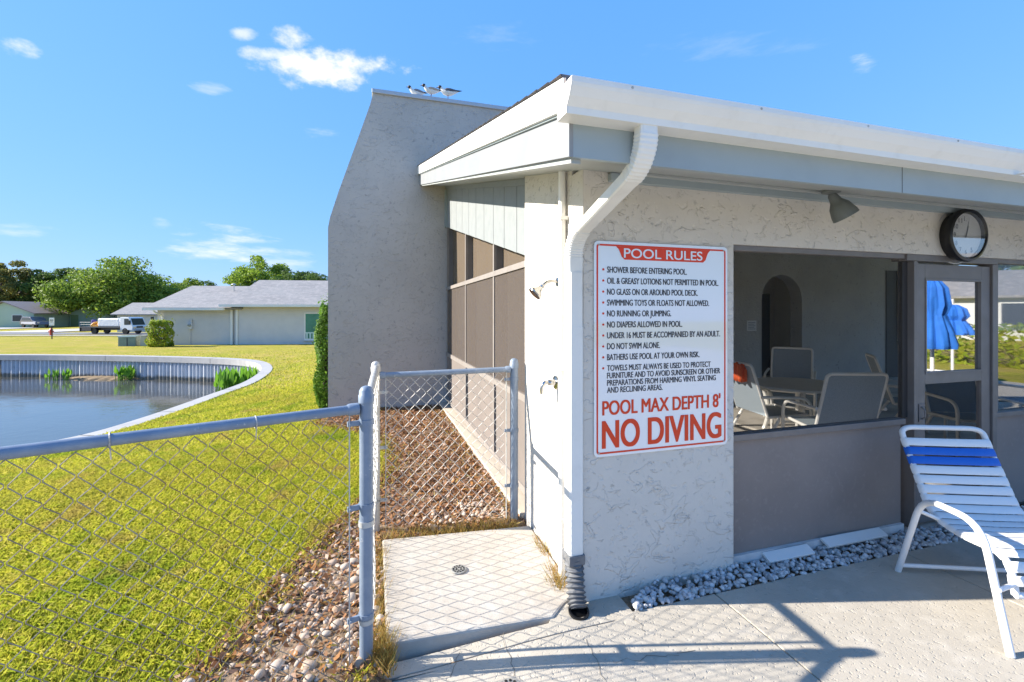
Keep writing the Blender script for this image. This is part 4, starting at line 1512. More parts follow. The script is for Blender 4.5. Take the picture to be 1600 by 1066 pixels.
for i, (r, f, ang, lab) in enumerate(specs):
    o = ch if i == 0 else copy_tree(ch)
    o["label"] = lab
    o.location = cf(r, f, FZ)
    o.rotation_euler = (0, 0, -YAW + R(180 + ang) if False else -YAW + R(ang + 180))
tb = thing("patio_table", "round white patio table with a frosted glass top inside the screened room", "table", cf(3.45, 5.45, FZ))
tl = tb.location.copy()
MB().lathe([(.50, .69), (.545, .69), (.55, .70), (.545, .715), (.50, .715)], 40, tl).build("rim", white_metal, tb, smooth=True)
MB().lathe([(.52, .702), (.52, .709), (0, .709)], 40, tl).build("glass_top", table_glass, tb)
for k in range(4):
    a = R(45 + 90 * k)
    MB().tube(smoothpath([(tl.x + math.cos(a) * .42, tl.y + math.sin(a) * .42, tl.z), (tl.x + math.cos(a) * .33, tl.y + math.sin(a) * .33, tl.z + .35), (tl.x + math.cos(a) * .40, tl.y + math.sin(a) * .40, tl.z + .69)], 5), .024, 8).build("leg", white_metal, tb, smooth=True)
MB().tube([tl + Vector((math.cos(i * .35) * .35, math.sin(i * .35) * .35, .36)) for i in range(19)], .012, 6).build("stretcher", white_metal, tb, smooth=True)
# orange cloth over the left chair's back
V, Fq = [], []
for i in range(9):
    for j in range(8):
        u, v = i / 8 - .5, j / 7
        V.append((u * .34, .40 - .0 + .02 * math.sin(i * 1.7) + (.03 if j > 3 else -.03), 1.02 - abs(v - .5) * .42 - .02 * math.sin(i * 2.3 + j)))
for i in range(8):
    for j in range(7):
        a = i * 8 + j
        Fq.append((a, a + 8, a + 9, a + 1))
oc = MB().add(V, Fq).build("cloth", orange_m, smooth=True)
oc.modifiers.new("thickness", 'SOLIDIFY').thickness = .006
oc.location = cf(2.93, 5.2, FZ)
oc.rotation_euler = (0, 0, -YAW + R(-84 + 180))
tag(oc, "orange cloth draped over the back of the sling chair beside the column", "cloth")
# notice, switches and conduit on the back wall
nt_ = thing("notice", "small white notice on the back wall left of the arched opening", "notice", (7.72, YB - .004, 1.2))
MB().box(7.62, 7.87, YB - .008, YB - .002, 1.20, 1.42).build("sheet", M("notice_paper", (.75, .75, .76), .7), nt_)
mb = MB()
for k in range(5):
    mb.box(7.65, 7.84 - .03 * (k % 2), YB - .0095, YB - .0085, 1.235 + k * .034, 1.248 + k * .034)
mb.build("print_lines", M("print_blue", (.25, .28, .38), .6), nt_)
for x_, lab in ((7.05, "pale light switch box left of the notice, nearer the wall corner"), (7.22, "pale light switch box left of the notice, beside the thin conduit")):
    s_ = thing("switch_box", lab, "switch", (x_, YB, 1.15), "switch boxes on the back wall")
    MB().box(x_ - .05, x_ + .05, YB - .05, YB - .001, 1.08, 1.21).build("box", M("switch_cream", (.5, .47, .42), .5), s_, bevel=.004)
    MB().box(x_ - .012, x_ + .012, YB - .062, YB - .051, 1.12, 1.16).build("toggle", white_metal, s_)
tag(MB().tube([(7.19, YB - .02, 1.215), (7.19, YB - .02, ZS(YB) - .01)], .014, 8).tube([(7.19, YB - .02, 1.075), (7.19, YB - .02, .03)], .014, 8).build("conduit_pipe", stucco_in, smooth=True), "thin painted conduit running down the back wall by the switches", "pipe")

# ------------------------------------------------------------------ gulls on the parapet
gw = M("gull_white", (.75, .74, .72), .8)
gg = M("gull_grey", (.22, .22, .25), .8)
gk = M("gull_black", (.02, .02, .022), .6)
gb = M("gull_bill", (.15, .03, .02), .5)


def gull(label, x, y, z, s, rz, crouch, wing_m):
    root = thing("gull", label, "gull", (0, 0, 0), "gulls on the parapet")
    h = .02 if crouch else .075
    path = [(-.150, 0, h + .125), (-.140, 0, h + .127), (-.122, 0, h + .128), (-.105, 0, h + .118), (-.085, 0, h + .085), (-.05, 0, h + .06), (0, 0, h + .052), (.05, 0, h + .056), (.09, 0, h + .064), (.14, 0, h + .072), (.17, 0, h + .077)]
    MB().tube(path, [.006, .021, .027, .026, .031, .048, .056, .048, .033, .014, .003], 14).build("body", gw, root, smooth=True)
    MB().tube([(-.154, 0, h + .125), (-.143, 0, h + .127), (-.125, 0, h + .128), (-.110, 0, h + .122), (-.102, 0, h + .118)], [.006, .0235, .0295, .029, .022], 12).build("hood", gk, root, smooth=True)
    MB().tube([(-.148, 0, h + .122), (-.172, 0, h + .117), (-.186, 0, h + .112)], [.007, .005, .001], 8).build("bill", gb, root, smooth=True)
    for sgn_ in (-1, 1):
        w = MB()
        w.tube([(-.06, sgn_ * .032, h + .075), (-.02, sgn_ * .045, h + .078), (.04, sgn_ * .043, h + .078), (.10, sgn_ * .028, h + .083), (.15, sgn_ * .014, h + .088)], [.01, .028, .027, .017, .008], 10, sx=.5)
        wo = w.build("wing", wing_m, root, smooth=True)
        MB().tube([(.13, sgn_ * .018, h + .087), (.17, sgn_ * .010, h + .092), (.225, sgn_ * .004, h + .099)], [.012, .009, .001], 8, sx=.6).build("wing_tip", gk, wo, smooth=True)
        if not crouch:
            MB().tube([(-.0, sgn_ * .018, h + .02), (.005, sgn_ * .018, .0)], .004, 6).tube([(-.02, sgn_ * .018, .003), (.012, sgn_ * .018, .003)], .004, 6).build("leg", gb, root)
    root.location = (x, y, z)
    root.rotation_euler = (0, 0, rz)
    root.scale = (s, s, s)


gull("small crouching gull with dark head, leftmost on the parapet", .70, YB + .06, 5.262, .95, R(12), True, gg)
gull("pale gull with tan wing standing between two others on the parapet", .95, YB + .06, 5.27, 1.0, R(5), False, M("gull_tan", (.42, .36, .30), .8))
gull("gull with dark grey folded wing, rightmost on the parapet", 1.24, YB + .06, 5.27, 1.1, R(-6), False, M("gull_slate", (.10, .10, .12), .8))

# ------------------------------------------------------------------ foliage
def leafcloud(name, lobes, n, size, mat, parent, flat=.5, shell=.55):
    """leaf-sized faces spread through a set of lobes (centre, radii)"""
    w = np.array([l[1][0] * l[1][1] + l[1][0] * l[1][2] for l in lobes])
    which = rng.choice(len(lobes), n, p=w / w.sum())
    C = np.array([l[0] for l in lobes])[which]
    Rr = np.array([l[1] for l in lobes])[which]
    d = rng.normal(0, 1, (n, 3))
    d /= np.linalg.norm(d, axis=1)[:, None]
    rad = 1 - shell * rng.uniform(0, 1, n) ** 1.6
    rad *= 1 + rng.normal(0, .08, n)
    p = C + d * Rr * rad[:, None]
    # leaf orientation: roughly facing out with plenty of scatter
    nn_ = d + rng.normal(0, .7, (n, 3))
    nn_ /= np.linalg.norm(nn_, axis=1)[:, None]
    t = np.cross(nn_, rng.normal(0, 1, (n, 3)))
    t /= np.linalg.norm(t, axis=1)[:, None] + 1e-9
    b = np.cross(nn_, t)
    s = size * rng.uniform(.6, 1.4, n)[:, None]
    P_ = np.stack([p - t * s, p + b * s * flat, p + t * s, p - b * s * flat], 1).reshape(-1, 3)
    return npmesh(name, P_, np.arange(len(P_)).reshape(-1, 4), mat, parent)


def tree(name, label, r, f, zb, hgt, wid, nl, n, size, mat, trunk_h=.28, group="trees behind the houses", lean=0, low=.3):
    base = Vector(cf(r, f, zb))
    root = thing(name, label, "tree", base, group)
    lobes = []
    tips = []
    for i in range(nl):
        a = random.uniform(0, 6.283)
        rho = math.sqrt(random.uniform(0, 1)) * wid * .5 * .82
        zt_ = hgt * (low + (1 - low) * (1 - (rho / (wid * .5)) ** 2 * .6) * (random.uniform(.25, .93) if i % 9 else .96) * (1 + .10 * math.sin(a * 3 + nl)))
        c = (base.x + rho * math.cos(a) + lean, base.y + rho * math.sin(a), zb + zt_)
        rad = wid * random.uniform(.045, .105) * (1.15 if wid > 30 else 1)
        lobes.append((c, (rad * 1.25, rad * 1.25, rad * .72)))
        tips.append(c)
    th = hgt * trunk_h
    tr = MB()
    tr.tube(smoothpath([base + Vector((0, 0, -.3)), base + Vector((.1, 0, th * .5)), base + Vector((0, .1, th))], 4), [hgt * .045 - hgt * .018 * k / 8 for k in range(9)], 9)
    tk = tr.build("trunk", bark, root, smooth=True)
    lm = MB()
    for c in tips[:14]:
        c = Vector(c)
        s0 = base + Vector((0, 0, th * random.uniform(.75, 1)))
        mid = s0.lerp(c, .5) + Vector((0, 0, hgt * .04))
        lm.tube([s0, mid, c], [hgt * .018, hgt * .011, hgt * .004], 6)
    lm.build("limbs", bark, root, smooth=True)
    leafcloud("crown", lobes, n, size, mat, root)
    return root


GZf = -.96
tree("oak_tree", "broad live oak with a tall ragged crown behind the white flatbed truck", -73.5, 86, GZf, 11.3, 23, 150, 34000, .26, oak_leaf, low=.10)
tree("oak_tree", "ragged oak leaning over the right end of the tree line above the white bungalow", -71, 97, GZf, 9.5, 15, 80, 14000, .27, oak_leaf, low=.12)
tree("oak_tree", "dark oak rising behind the pale green bungalow roof", -92, 92, GZf, 11.4, 13, 80, 15000, .26, oak_dark, low=.12)
tree("oak_tree", "olive brown tree over the roof of the leftmost green bungalow", -98.5, 88, GZf, 12.4, 12, 76, 13000, .25, oak_brown, low=.15)
tree("oak_tree", "bright green tree showing above the grey roofed house by the pond", -34.4, 62, GZf, 10.0, 9.6, 120, 17000, .17, oak_bright, low=.2)
tree("oak_tree", "dark tree just behind the wing wall above the grey house roof", -27.4, 60, GZf, 8.5, 9, 110, 13000, .17, oak_dark, low=.2)
for k, (r, f, h_, w_, m_, lb) in enumerate(((-104, 96, 10, 14, oak_dark, "dark tree beyond the left edge of the green bungalows"), (-70, 104, 8.5, 16, oak_dark, "low dark tree filling the gap behind the green bungalow"))):
    tree("oak_tree", lb, r, f, GZf, h_, w_, 40, 9000, .32, m_, low=.1)


def shrub_box(name, label, c, size, n, leaf, mat, group=None, cat="hedge", taper=0):
    """clipped shrub: leaves through a rounded box, twigs inside"""
    base = Vector((c[0], c[1], c[2]))
    root = thing(name, label, cat, base, group)
    p = rng.uniform(-1, 1, (n, 3))
    ax_ = rng.integers(0, 3, n)
    sg_ = np.where(rng.uniform(0, 1, n) < .5, -1, 1)
    p[np.arange(n), ax_] = sg_ * (1 - .3 * rng.uniform(0, 1, n) ** 2)
    nrm = np.linalg.norm(p ** 4, axis=1, keepdims=True) ** .25
    p = p / np.maximum(nrm, 1) * (1 + .06 * np.sin(p[:, :1] * 9) * np.sin(p[:, 2:] * 7 + p[:, 1:2] * 5))
    if taper:
        p = p * np.stack([1 - taper * np.clip(p[:, 2], -.2, 1) ** 2 + .16 * np.sin(p[:, 2] * 7 + p[:, 1] * 2), 1 - taper * np.clip(p[:, 2], -.2, 1) ** 2 + .12 * np.sin(p[:, 2] * 9), 1 + .05 * np.sin(p[:, 0] * 5 + 1)], -1)
        shoot = rng.uniform(0, 1, n) < .04
        p = np.where(shoot[:, None], p * rng.uniform(1, 1.22, (n, 1)), p)
    P0 = p * np.array(size) / 2 + np.array([base.x, base.y, base.z + size[2] / 2])
    d = p + rng.normal(0, .6, (n, 3))
    d /= np.linalg.norm(d, axis=1)[:, None]
    t = np.cross(d, rng.normal(0, 1, (n, 3)))
    t /= np.linalg.norm(t, axis=1)[:, None] + 1e-9
    b = np.cross(d, t)
    s = leaf * rng.uniform(.6, 1.4, n)[:, None]
    V = np.stack([P0 - t * s, P0 + b * s * .5, P0 + t * s, P0 - b * s * .5], 1).reshape(-1, 3)
    npmesh("foliage", V, np.arange(len(V)).reshape(-1, 4), mat, root)
    st = MB()
    for k in range(26):
        a = random.uniform(0, 6.28)
        st.tube([base + Vector((random.uniform(-.25, .25) * size[0], random.uniform(-.25, .25) * size[1], -.1)), base + Vector((math.cos(a) * .4 * size[0], math.sin(a) * .4 * size[1], size[2] * random.uniform(.5, .9)))], size[2] * .012, 5)
    st.build("twigs", bark, root)
    return root


p_ = cf(-20.4, 26.4)
shrub_box("hedge", "clipped yellow green hedge bush at the left corner of the grey roofed house", (p_[0], p_[1], -.46), (1.05, 1.0, 1.56), 4800, .055, hedge_leaf, taper=.12)
shrub_box("shrub", "tall narrow green shrub beside the left edge of the wing wall", (-.69, 8.38, -.02), (.44, .55, 1.74), 17000, .026, yew_leaf, cat="shrub", taper=.32)

# ------------------------------------------------------------------ houses across the pond
def roof_gable(mb, x0, x1, y0, y1, ze, zr, ov=.45, th=.12):
    ym = (y0 + y1) / 2
    for (ya, yb) in ((y0 - ov, ym), (y1 + ov, ym)):
        zl_ = ze - (zr - ze) / (ym - y0) * ov
        mb.add([(x0 - ov, ya, zl_), (x1 + ov, ya, zl_), (x1 + ov, yb, zr), (x0 - ov, yb, zr), (x0 - ov, ya, zl_ + th), (x1 + ov, ya, zl_ + th), (x1 + ov, yb, zr + th), (x0 - ov, yb, zr + th)],
               [(0, 1, 2, 3), (7, 6, 5, 4), (0, 4, 5, 1), (1, 5, 6, 2), (2, 6, 7, 3), (3, 7, 4, 0)])
    return mb


h1w = M("grey_stucco_house", (.62, .605, .60), .85, var=(1.5, (.57, .56, .56), .4, .7), bump=[(30, .002, 'noise')])
h1r = M("grey_shingle_house", (.27, .262, .255), .95, var=[(.7, (.23, .222, .218), .4, .65), (3, (.34, .315, .30), .45, .65), (12, (.19, .183, .18), .5, .7)], bump=[(20, .02, 'noise')])
hr = cf(-21.9, 27.9, -.6)
h1 = thing("bungalow", "grey roofed stucco bungalow with a green window beyond the pond", "house", (0, 0, 0))
MB().box(0, 4.6, .25, 9.5, 0, 2.50).build("wall", h1w, h1)
w2 = MB().box(4.6, 18, 0, 9.5, 0, 2.72)
w2.build("wall", h1w, h1)
mb = MB()
mb.add([(-.35, .25, 2.5), (-.35, 9.5, 2.5), (-.35, 4.87, 3.9)], [(0, 1, 2)])
mb.prism([(.25, 2.5), (9.5, 2.5), (4.87, 3.85)], 'x', 0, 4.6)
mb.build("gable_wall", h1w, h1)
roof_gable(MB(), 0, 4.6, .25, 9.5, 2.52, 3.98, .5).build("roof", h1r, h1)
roof_gable(MB(), 4.6, 18, 0, 9.5, 2.74, 4.42, .5).build("roof", h1r, h1)
MB().prism([(0, 2.72), (9.5, 2.72), (4.75, 4.35)], 'x', 4.45, 4.6).build("gable_wall", h1w, h1)
MB().box(-.5, 4.15, -.36, -.27, 2.32, 2.46).build("gutter", white_metal, h1)
MB().box(3.95, 18.5, -.62, -.53, 2.53, 2.68).build("gutter", white_metal, h1)
MB().box(4.28, 4.42, .1, .22, 0, 2.35).build("downspout", white_metal, h1)
MB().box(4.70, 4.80, -.08, -.005, 0, 2.5).build("downspout", white_metal, h1)
MB().tube(seg_round([(.1, -.3, 2.32), (.15, -.25, 2.2), (.35, .15, 2.0), (.35, .18, 0)], .1), .05, 8).build("downspout", white_metal, h1)
wd = MB().box(8.75, 9.75, -.03, .02, .42, 2.18).build("window", white_metal, h1)
MB().box(8.83, 9.67, -.04, -.031, .52, 2.10).build("pane", M("green_glass", (.05, .20, .13), .2, var=(2.5, (.08, .26, .18), .4, .7)), wd)
mb = MB()
for k in range(4):
    mb.box(8.87 + k * .2, 8.97 + k * .2, -.052, -.042, .52, .85)
mb.box(8.83, 9.67, -.052, -.042, .85, .93)
mb.build("railing_blind", M("blind_pale", (.55, .68, .60), .5), wd)
MB().box(8.70, 9.80, -.08, -.005, .36, .42).build("window_sill", h1w, wd)
MB().box(1.75, 2.05, .12, .25, 1.15, 1.55).box(1.95, 2.02, .15, .22, 1.55, 1.75).tube([(1.9, .2, 1.15), (1.9, .2, 0)], .03, 6).build("electric_meter", h1w, h1)
MB().lathe([(.09, 0), (.09, .06), (0, .09)], 14, (1.9, .12, 1.4), (0, -1, 0)).build("meter_dial", M("meter_glass", (.3, .32, .33), .2), h1)
MB().tube([(2.9, 3.6, 3.4), (2.9, 3.6, 4.15)], .04, 8).lathe([(.16, 0), (.12, .06), (0, .1)], 12, (2.9, 3.6, 4.12)).build("roof_vent", galv_old, h1)
h1.location = hr
h1.rotation_euler = (0, 0, -YAW + R(7))

pale_green = M("pale_green_wall", (.42, .52, .42), .85)
pale_teal = M("pale_teal_wall", (.40, .52, .46), .85)
pink_roof = M("pinkish_shingles", (.34, .27, .25), .95, var=(4, (.28, .22, .21), .4, .7))
brown_roof = M("brown_shingles", (.22, .185, .165), .95, var=(4, (.28, .22, .21), .4, .7))
win_m = M("dark_window", (.04, .05, .06), .15)


def house(label, r, f, w, d, hw, hrdg, rot, wall_m, roof_m, wins=(), doors=(), zb=-1.1, front_gable=False):
    root = thing("bungalow", label, "house", (0, 0, 0), "small bungalows beyond the road")
    MB().box(0, w, 0, d, 0, hw).build("wall", wall_m, root)
    if front_gable:
        xm = w / 2
        MB().prism([(0, hw), (w, hw), (xm, hrdg - .08)], 'y', 0, d).build("gable_wall", wall_m, root)
        m = MB()
        for (xa, xb) in ((-.5, xm), (w + .5, xm)):
            zl_ = hw - (hrdg - hw) / xm * .5
            m.add([(xa, -.5, zl_), (xa, d + .5, zl_), (xb, d + .5, hrdg), (xb, -.5, hrdg), (xa, -.5, zl_ + .15), (xa, d + .5, zl_ + .15), (xb, d + .5, hrdg + .15), (xb, -.5, hrdg + .15)],
                  [(0, 1, 2, 3), (7, 6, 5, 4), (0, 4, 5, 1), (1, 5, 6, 2), (2, 6, 7, 3), (3, 7, 4, 0)])
        m.build("roof", roof_m, root)
    else:
        MB().prism([(0, hw), (d, hw), (d / 2, hrdg - .08)], 'x', 0, w).build("gable_wall", wall_m, root)
        roof_gable(MB(), 0, w, 0, d, hw, hrdg, .5).build("roof", roof_m, root)
    for (x0, x1, z0, z1) in wins:
        fo = MB().box(x0 - .08, x1 + .08, -.05, -.002, z0 - .08, z1 + .08).build("window", rake_white, root)
        MB().box(x0, x1, -.062, -.051, z0, z1).build("pane", win_m, fo)
    for (x0, x1, z1, m_) in doors:
        MB().box(x0, x1, -.05, -.002, .05, z1).build("door", m_, root)
    root.location = cf(r, f, zb)
    root.rotation_euler = (0, 0, -YAW + R(rot))
    return root


gd = M("olive_door", (.22, .30, .16), .7)
house("pale green bungalow with its gable to the road at the left edge", -88.5, 75, 8.8, 10, 2.6, 4.4, 6, pale_green, pink_roof, [(5.6, 7.0, 1.2, 2.2)], front_gable=True)
house("long pale teal bungalow with pinkish roof behind the red hydrant", -89.5, 84, 9.5, 9, 2.6, 4.1, 4, pale_teal, pink_roof, [(4.8, 5.4, .2, 2.2)], [(6.6, 7.9, 2.2, gd)])
house("pale teal gabled wing with an olive door left of the flatbed truck", -80.2, 82.5, 6.2, 9, 2.6, 4.2, 4, pale_teal, brown_roof, [], [(.2, 1.5, 2.2, gd)], front_gable=True)
house("cream bungalow with brown roof half hidden behind the flatbed truck", -70, 92, 14, 9, 2.6, 4.3, 0, M("cream_wall", (.50, .47, .40), .85), brown_roof, [(3, 4.5, 1.1, 2.1), (7, 8.5, 1.1, 2.1)])
house("white bungalow with grey roof between the truck and the clipped hedge", -51.2, 59, 9.5, 8, 2.5, 3.9, 10, M("white_wall", (.58, .60, .60), .85), h1r, [(1.0, 1.5, 1.1, 2.1), (1.9, 2.4, 1.1, 2.1), (3.9, 4.3, .9, 2.1)])

# ------------------------------------------------------------------ street, pavement and street things
def band(name, r0, r1, f0, f1, zoff, mat, n=30):
    V, Fq = [], []
    for i in range(n + 1):
        for k in range(5):
            r, f = r0 + (r1 - r0) * i / n, f0 + (f1 - f0) * k / 4
            x, y, _ = cf(r, f)
            V.append((x, y, float(height(np.array([x]), np.array([y]))[0]) + zoff))
    for i in range(n):
        for k in range(4):
            a = i * 5 + k
            Fq.append((a, a + 5, a + 6, a + 1))
    return tag(MB().add(V, Fq).build(name, mat), kind="structure")


asphalt = M("asphalt", (.16, .16, .165), .9, var=(2, (.12, .12, .125), .4, .7))
walk = M("pavement_concrete", (.46, .44, .42), .9, var=(2, (.40, .39, .37), .4, .7))
band("road", -110, -22, 50.0, 56.5, .05, asphalt)
band("pavement", -110, -22, 45.6, 47.2, .06, walk)
band("driveway_road", -66, -58, 56.5, 82, .07, walk)
band("driveway_road", -83, -76, 56.5, 74, .07, walk)


def wheel(parent, x, y, z, r, w):
    t_ = MB().lathe([(r * .62, -w / 2), (r * .95, -w / 2), (r, -w * .35), (r, w * .35), (r * .95, w / 2), (r * .62, w / 2)], 22, (x, y, z), (0, 1, 0)).build("tyre", black_m, parent, smooth=True, world=False)
    MB().lathe([(0, -w * .30), (r * .25, -w * .38), (r * .6, -w * .45), (r * .62, w * .45), (0, w * .45)], 18, (x, y, z), (0, 1, 0)).build("rim", galv_old, t_, smooth=True, world=False)


tk = thing("flatbed_truck", "white cab over flatbed truck loaded with a white tank and orange gear", "truck", (0, 0, 0))
cab_p = [(5.55, .55), (7.25, .50), (7.32, .95), (7.22, 1.15), (6.85, 2.05), (6.7, 2.15), (5.6, 2.15)]
tw = M("truck_white", (.72, .73, .75), .3, coat=.4)
MB().prism(cab_p, 'y', -1.0, 1.0).build("cab", tw, tk, bevel=.05)
MB().add([(7.235, -.88, 1.17), (7.235, .88, 1.17), (6.90, .82, 2.0), (6.90, -.82, 2.0)], [(0, 1, 2, 3)]).build("windshield", win_m, tk)
MB().prism([(6.15, 1.2), (7.0, 1.2), (6.72, 1.95), (6.15, 1.95)], 'y', -1.012, -1.002).build("side_window", win_m, tk)
MB().box(7.28, 7.40, -.95, .95, .45, .68).build("bumper", M("bumper_grey", (.4, .4, .41), .4), tk)
for y_ in (-.7, .7):
    MB().box(7.25, 7.34, y_ - .16, y_ + .16, .74, .92).build("headlight", chrome, tk)
MB().box(7.26, 7.335, -.45, .45, .78, 1.02).build("grille", black_m, tk)
MB().box(6.98, 7.1, -1.2, -1.06, 1.3, 1.75).build("mirror", black_m, tk)
MB().box(0, 5.45, -1.05, 1.05, .82, .95).box(.2, 5.5, -.4, .4, .5, .8).build("bed", M("bed_dark", (.08, .08, .085), .6), tk)
MB().box(0, .08, -1.05, 1.05, .3, .82).box(0.3, 1.6, -1.06, -1.0, .4, .8).build("tail_guard", M("bed_black", (.04, .04, .045), .6), tk)
mb = MB()
for y_ in (-1.02, 1.02):
    mb.tube([(.05, y_, .95), (.05, y_, 1.5), (1.5, y_, 1.5), (1.5, y_, .95)], .03, 6)
    mb.tube([(.05, y_, 1.22), (1.5, y_, 1.22)], .025, 6)
mb.build("stake_rail", M("rail_grey", (.3, .3, .31), .5), tk)
for (x_, y_) in ((1.9, -.8), (1.9, .8), (6.25, -.85), (6.25, .85)):
    wheel(tk, x_, y_, .40, .40, .3)
tk.location = cf(-49.6, 53.2, float(height(np.array([cf(-47, 53)[0]]), np.array([cf(-47, 53)[1]]))[0]) + .05)
tk.rotation_euler = (0, 0, -YAW + R(-5))
tk.scale = (.9, .9, .9)
mt = tk.location


def on_truck(o, lab, cat, z=.95):
    o.location = tk.location
    o.rotation_euler = tk.rotation_euler
    o.scale = tk.scale
    tag(o, lab, cat)


o = MB().box(2.35, 5.3, -.9, .9, .955, 2.0).build("tank", M("tank_white", (.70, .70, .72), .5, bump=[(4, .03, 'noise')]), bevel=.12)
on_truck(o, "large white tank box standing on the flatbed behind the truck cab", "tank")
o = MB().tube(smoothpath([(1.3, -.7, 1.03), (1.5, -.5, 1.35), (1.8, -.2, 1.4), (2.1, -.6, 1.1)], 5), .16, 8).box(1.2, 2.2, -.8, .3, .955, 1.15).build("orange_gear", M("gear_orange", (.65, .30, .03), .6), smooth=True)
on_truck(o, "orange coiled hose gear on the rear of the flatbed truck", "gear")
o = MB().lathe([(.22, .96), (.24, 1.3), (.24, 1.75), (.15, 1.82), (0, 1.82)], 16, (.75, .1, 0)).build("drum", M("drum_blue", (.08, .06, .25), .5), smooth=True)
on_truck(o, "dark blue drum at the tail of the flatbed truck", "drum")

sv = thing("parked_car", "dark parked SUV with pale side beside the green bungalow", "car", (0, 0, 0))
body = [(0, .45), (0, 1.05), (.12, 1.15), (.55, 1.72), (.8, 1.80), (2.9, 1.78), (3.7, 1.15), (4.6, 1.0), (4.72, .5)]
MB().prism(body, 'y', -.9, .9).build("body", M("car_paint", (.10, .10, .13), .25, coat=.6), sv, bevel=.07)
MB().prism([(.55, 1.18), (.75, 1.66), (2.75, 1.66), (3.35, 1.18)], 'y', -.915, -.905).build("side_window", win_m, sv)
MB().prism([(.5, .62), (4.4, .62), (4.4, .95), (.5, .95)], 'y', -.915, -.905).build("side_panel", M("car_silver", (.45, .45, .48), .3), sv)
MB().box(4.6, 4.74, -.8, -.5, .75, .92).build("headlight", chrome, sv)
for (x_, y_) in ((.95, -.8), (.95, .8), (3.8, -.8), (3.8, .8)):
    wheel(sv, x_, y_, .34, .34, .24)
sv.location = cf(-80.5, 75.5, -.93)
sv.rotation_euler = (0, 0, -YAW + R(-20))

hx = cf(-47.6, 47)
hyd = thing("fire_hydrant", "small red fire hydrant standing on the lawn by the road", "hydrant", (hx[0], hx[1], -.86))
hl = hyd.location
red = M("hydrant_red", (.55, .06, .02), .4)
MB().lathe([(.19, 0), (.19, .06), (.13, .08), (.12, .55), (.16, .57), (.16, .62), (.13, .66), (.09, .76), (.03, .80), (.03, .86), (0, .86)], 18, hl).build("barrel", red, hyd, smooth=True)
for d_ in ((1, 0, 0), (-1, 0, 0), (0, -1, 0)):
    MB().lathe([(.08, .1), (.08, .2), (.06, .22), (0, .22)], 12, hl + Vector((0, 0, .45)), d_).build("nozzle", red, hyd, smooth=True)
sx_ = cf(-37, 36.6)
st = thing("street_sign", "small white notice sign on a thin dark post on the far lawn", "sign", (sx_[0], sx_[1], -.62))
sl = st.location
MB().box(sl.x - .03, sl.x + .03, sl.y - .02, sl.y + .02, sl.z - .1, sl.z + 1.75).build("post", black_m, st)
bd = MB().box(sl.x - .16, sl.x + .16, sl.y - .045, sl.y - .022, sl.z + 1.15, sl.z + 1.78).build("board", sign_white, st)
MB().box(sl.x - .11, sl.x + .11, sl.y - .05, sl.y - .046, sl.z + 1.55, sl.z + 1.62).box(sl.x - .09, sl.x + .09, sl.y - .05, sl.y - .046, sl.z + 1.42, sl.z + 1.46).build("marking", sign_black, bd)
ux = cf(-22.85, 27.2)
ub = thing("utility_box", "low green utility box on the lawn beside the clipped hedge", "utility box", (ux[0], ux[1], -.45))
ul = ub.location
ug = M("utility_green", (.20, .27, .24), .5, var=(4, (.16, .22, .20), .4, .7))
MB().box(ul.x - .45, ul.x + .42, ul.y - .30, ul.y + .30, ul.z, ul.z + .58).build("cabinet", ug, ub, bevel=.02)
MB().prism([(ul.y - .33, ul.z + .58), (ul.y + .33, ul.z + .58), (ul.y + .30, ul.z + .66), (ul.y - .26, ul.z + .64)], 'x', ul.x - .48, ul.x + .45).build("lid", ug, ub)
MB().box(ul.x - .02, ul.x + .02, ul.y - .315, ul.y - .301, ul.z + .05, ul.z + .55).build("door_seam", groove_m, ub)
ac = cf(-22.05, 27.3)
ab = thing("utility_box", "small cream utility pedestal between the green box and the hedge", "utility box", (ac[0], ac[1], -.45))
al = ab.location
MB().box(al.x - .16, al.x + .16, al.y - .16, al.y + .16, al.z, al.z + .62).build("cabinet", M("cream_plastic", (.50, .47, .38), .6), ab, bevel=.03)
MB().box(al.x - .18, al.x + .18, al.y - .18, al.y + .18, al.z + .62, al.z + .68).build("lid", M("cream_plastic_lid", (.55, .52, .43), .6), ab, bevel=.02)

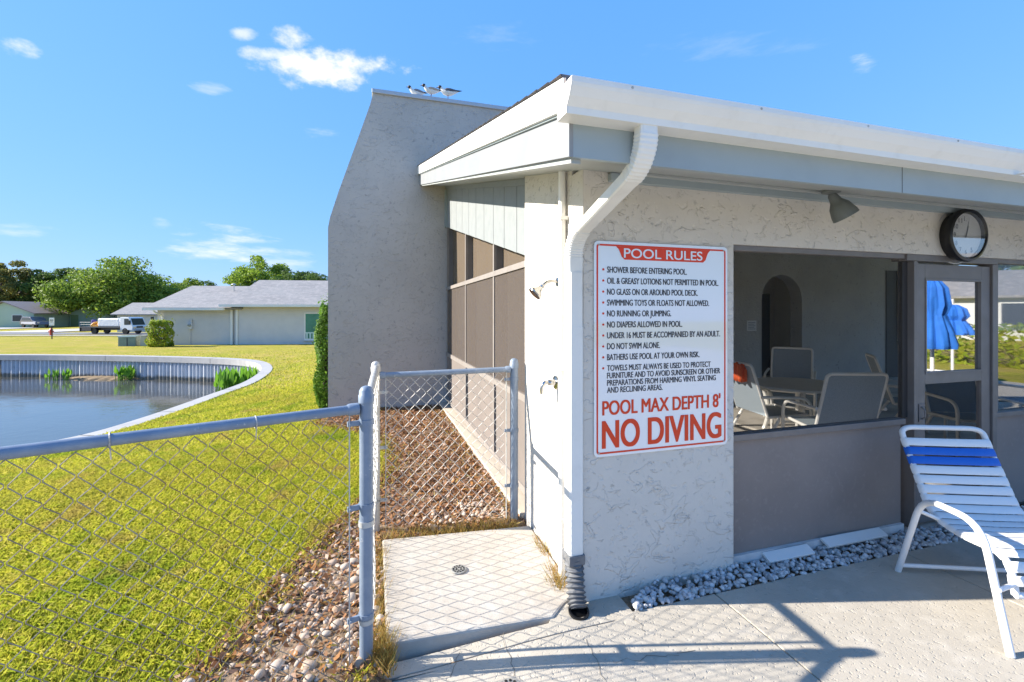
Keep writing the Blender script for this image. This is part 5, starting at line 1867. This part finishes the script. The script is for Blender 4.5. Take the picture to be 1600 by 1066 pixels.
# ------------------------------------------------------------------ what the door and window glass mirror: the pool side behind the eye
def umbrella(label, x, y, zb, zt_, r):
    root = thing("patio_umbrella", label, "umbrella", (x, y, 0), "closed umbrellas by the pool")
    MB().tube([(x, y, 0), (x, y, zt_ + .12)], .022, 10).build("pole", white_metal, root, smooth=True)
    m = MB()
    n_ = 96
    prof_ = [(.25, 1.0), (.6, .86), (.72, .62), (.55, .48), (.85, .25), (1.0, .06), (.96, 0)]
    V, Fq = [], []
    for (pr, pz) in prof_:
        for k in range(n_):
            a = 6.2832 * k / n_
            q = r * pr * (1 + .10 * math.cos(9 * a + 2 * pz) + .05 * math.cos(17 * a - 3 * pz))
            V.append((x + q * math.cos(a), y + q * math.sin(a), zb + (zt_ - zb) * pz))
    for i in range(len(prof_) - 1):
        for k in range(n_):
            Fq.append((i * n_ + k, i * n_ + (k + 1) % n_, (i + 1) * n_ + (k + 1) % n_, (i + 1) * n_ + k))
    m.add(V, Fq).build("canopy", blue_m, root, smooth=True)
    MB().lathe([(.26, 0), (.26, .05), (.06, .09), (.04, .3), (0, .3)], 24, (x, y, 0)).build("base", white_metal, root, smooth=True)


umbrella("closed blue patio umbrella mirrored large in the door glass", 7.15, .47, 1.12, 2.05, .24)
umbrella("smaller closed blue umbrella mirrored beside the large one", 11.2, -1.55, 1.15, 1.75, .32)
pt = copy_tree(tb)
pt["label"] = "round white patio table out on the pool deck mirrored in the door glass"
pt.location = (7.6, .35, 0)
for (x_, y_, a_, lb) in ((8.5, -.2, 150, "white framed sling chair out on the pool deck right of the mirrored table"), (8.2, 1.05, 20, "white framed sling chair out on the pool deck behind the mirrored table")):
    o = copy_tree(ch)
    o["label"] = lb
    o.location = (x_, y_, 0)
    o.rotation_euler = (0, 0, R(a_))
o = house("white bungalow with grey roof mirrored in the right hand window glass", 0, 0, 12, 8, 2.7, 4.2, 0, M("mirror_house_wall", (.58, .58, .57), .85), h1r, [(2, 3.5, 1, 2.2), (7, 9, .4, 2.2)], zb=-.1)
o.location = (36, -9, -.1)
o.rotation_euler = (0, 0, R(235))
shrub_box("hedge", "long clipped green hedge mirrored low in the window glass", (18, -4.5, -.1), (1.5, 9, 1.3), 5000, .09, hedge_leaf)
for (x_, y_, h_, w_, lb) in ((48, -16, 10, 14, "broad green oak mirrored in the right hand window glass"), (40, -30, 9, 12, "green oak mirrored in the door glass above the umbrellas"), (52, 4, 9, 12, "green oak mirrored near the right edge of the window glass")):
    t_ = tree("oak_tree", lb, CC * x_ - SS * y_, SS * x_ + CC * y_, -.2, h_, w_, 24, 5000, .3, oak_leaf, group="trees beyond the pool")
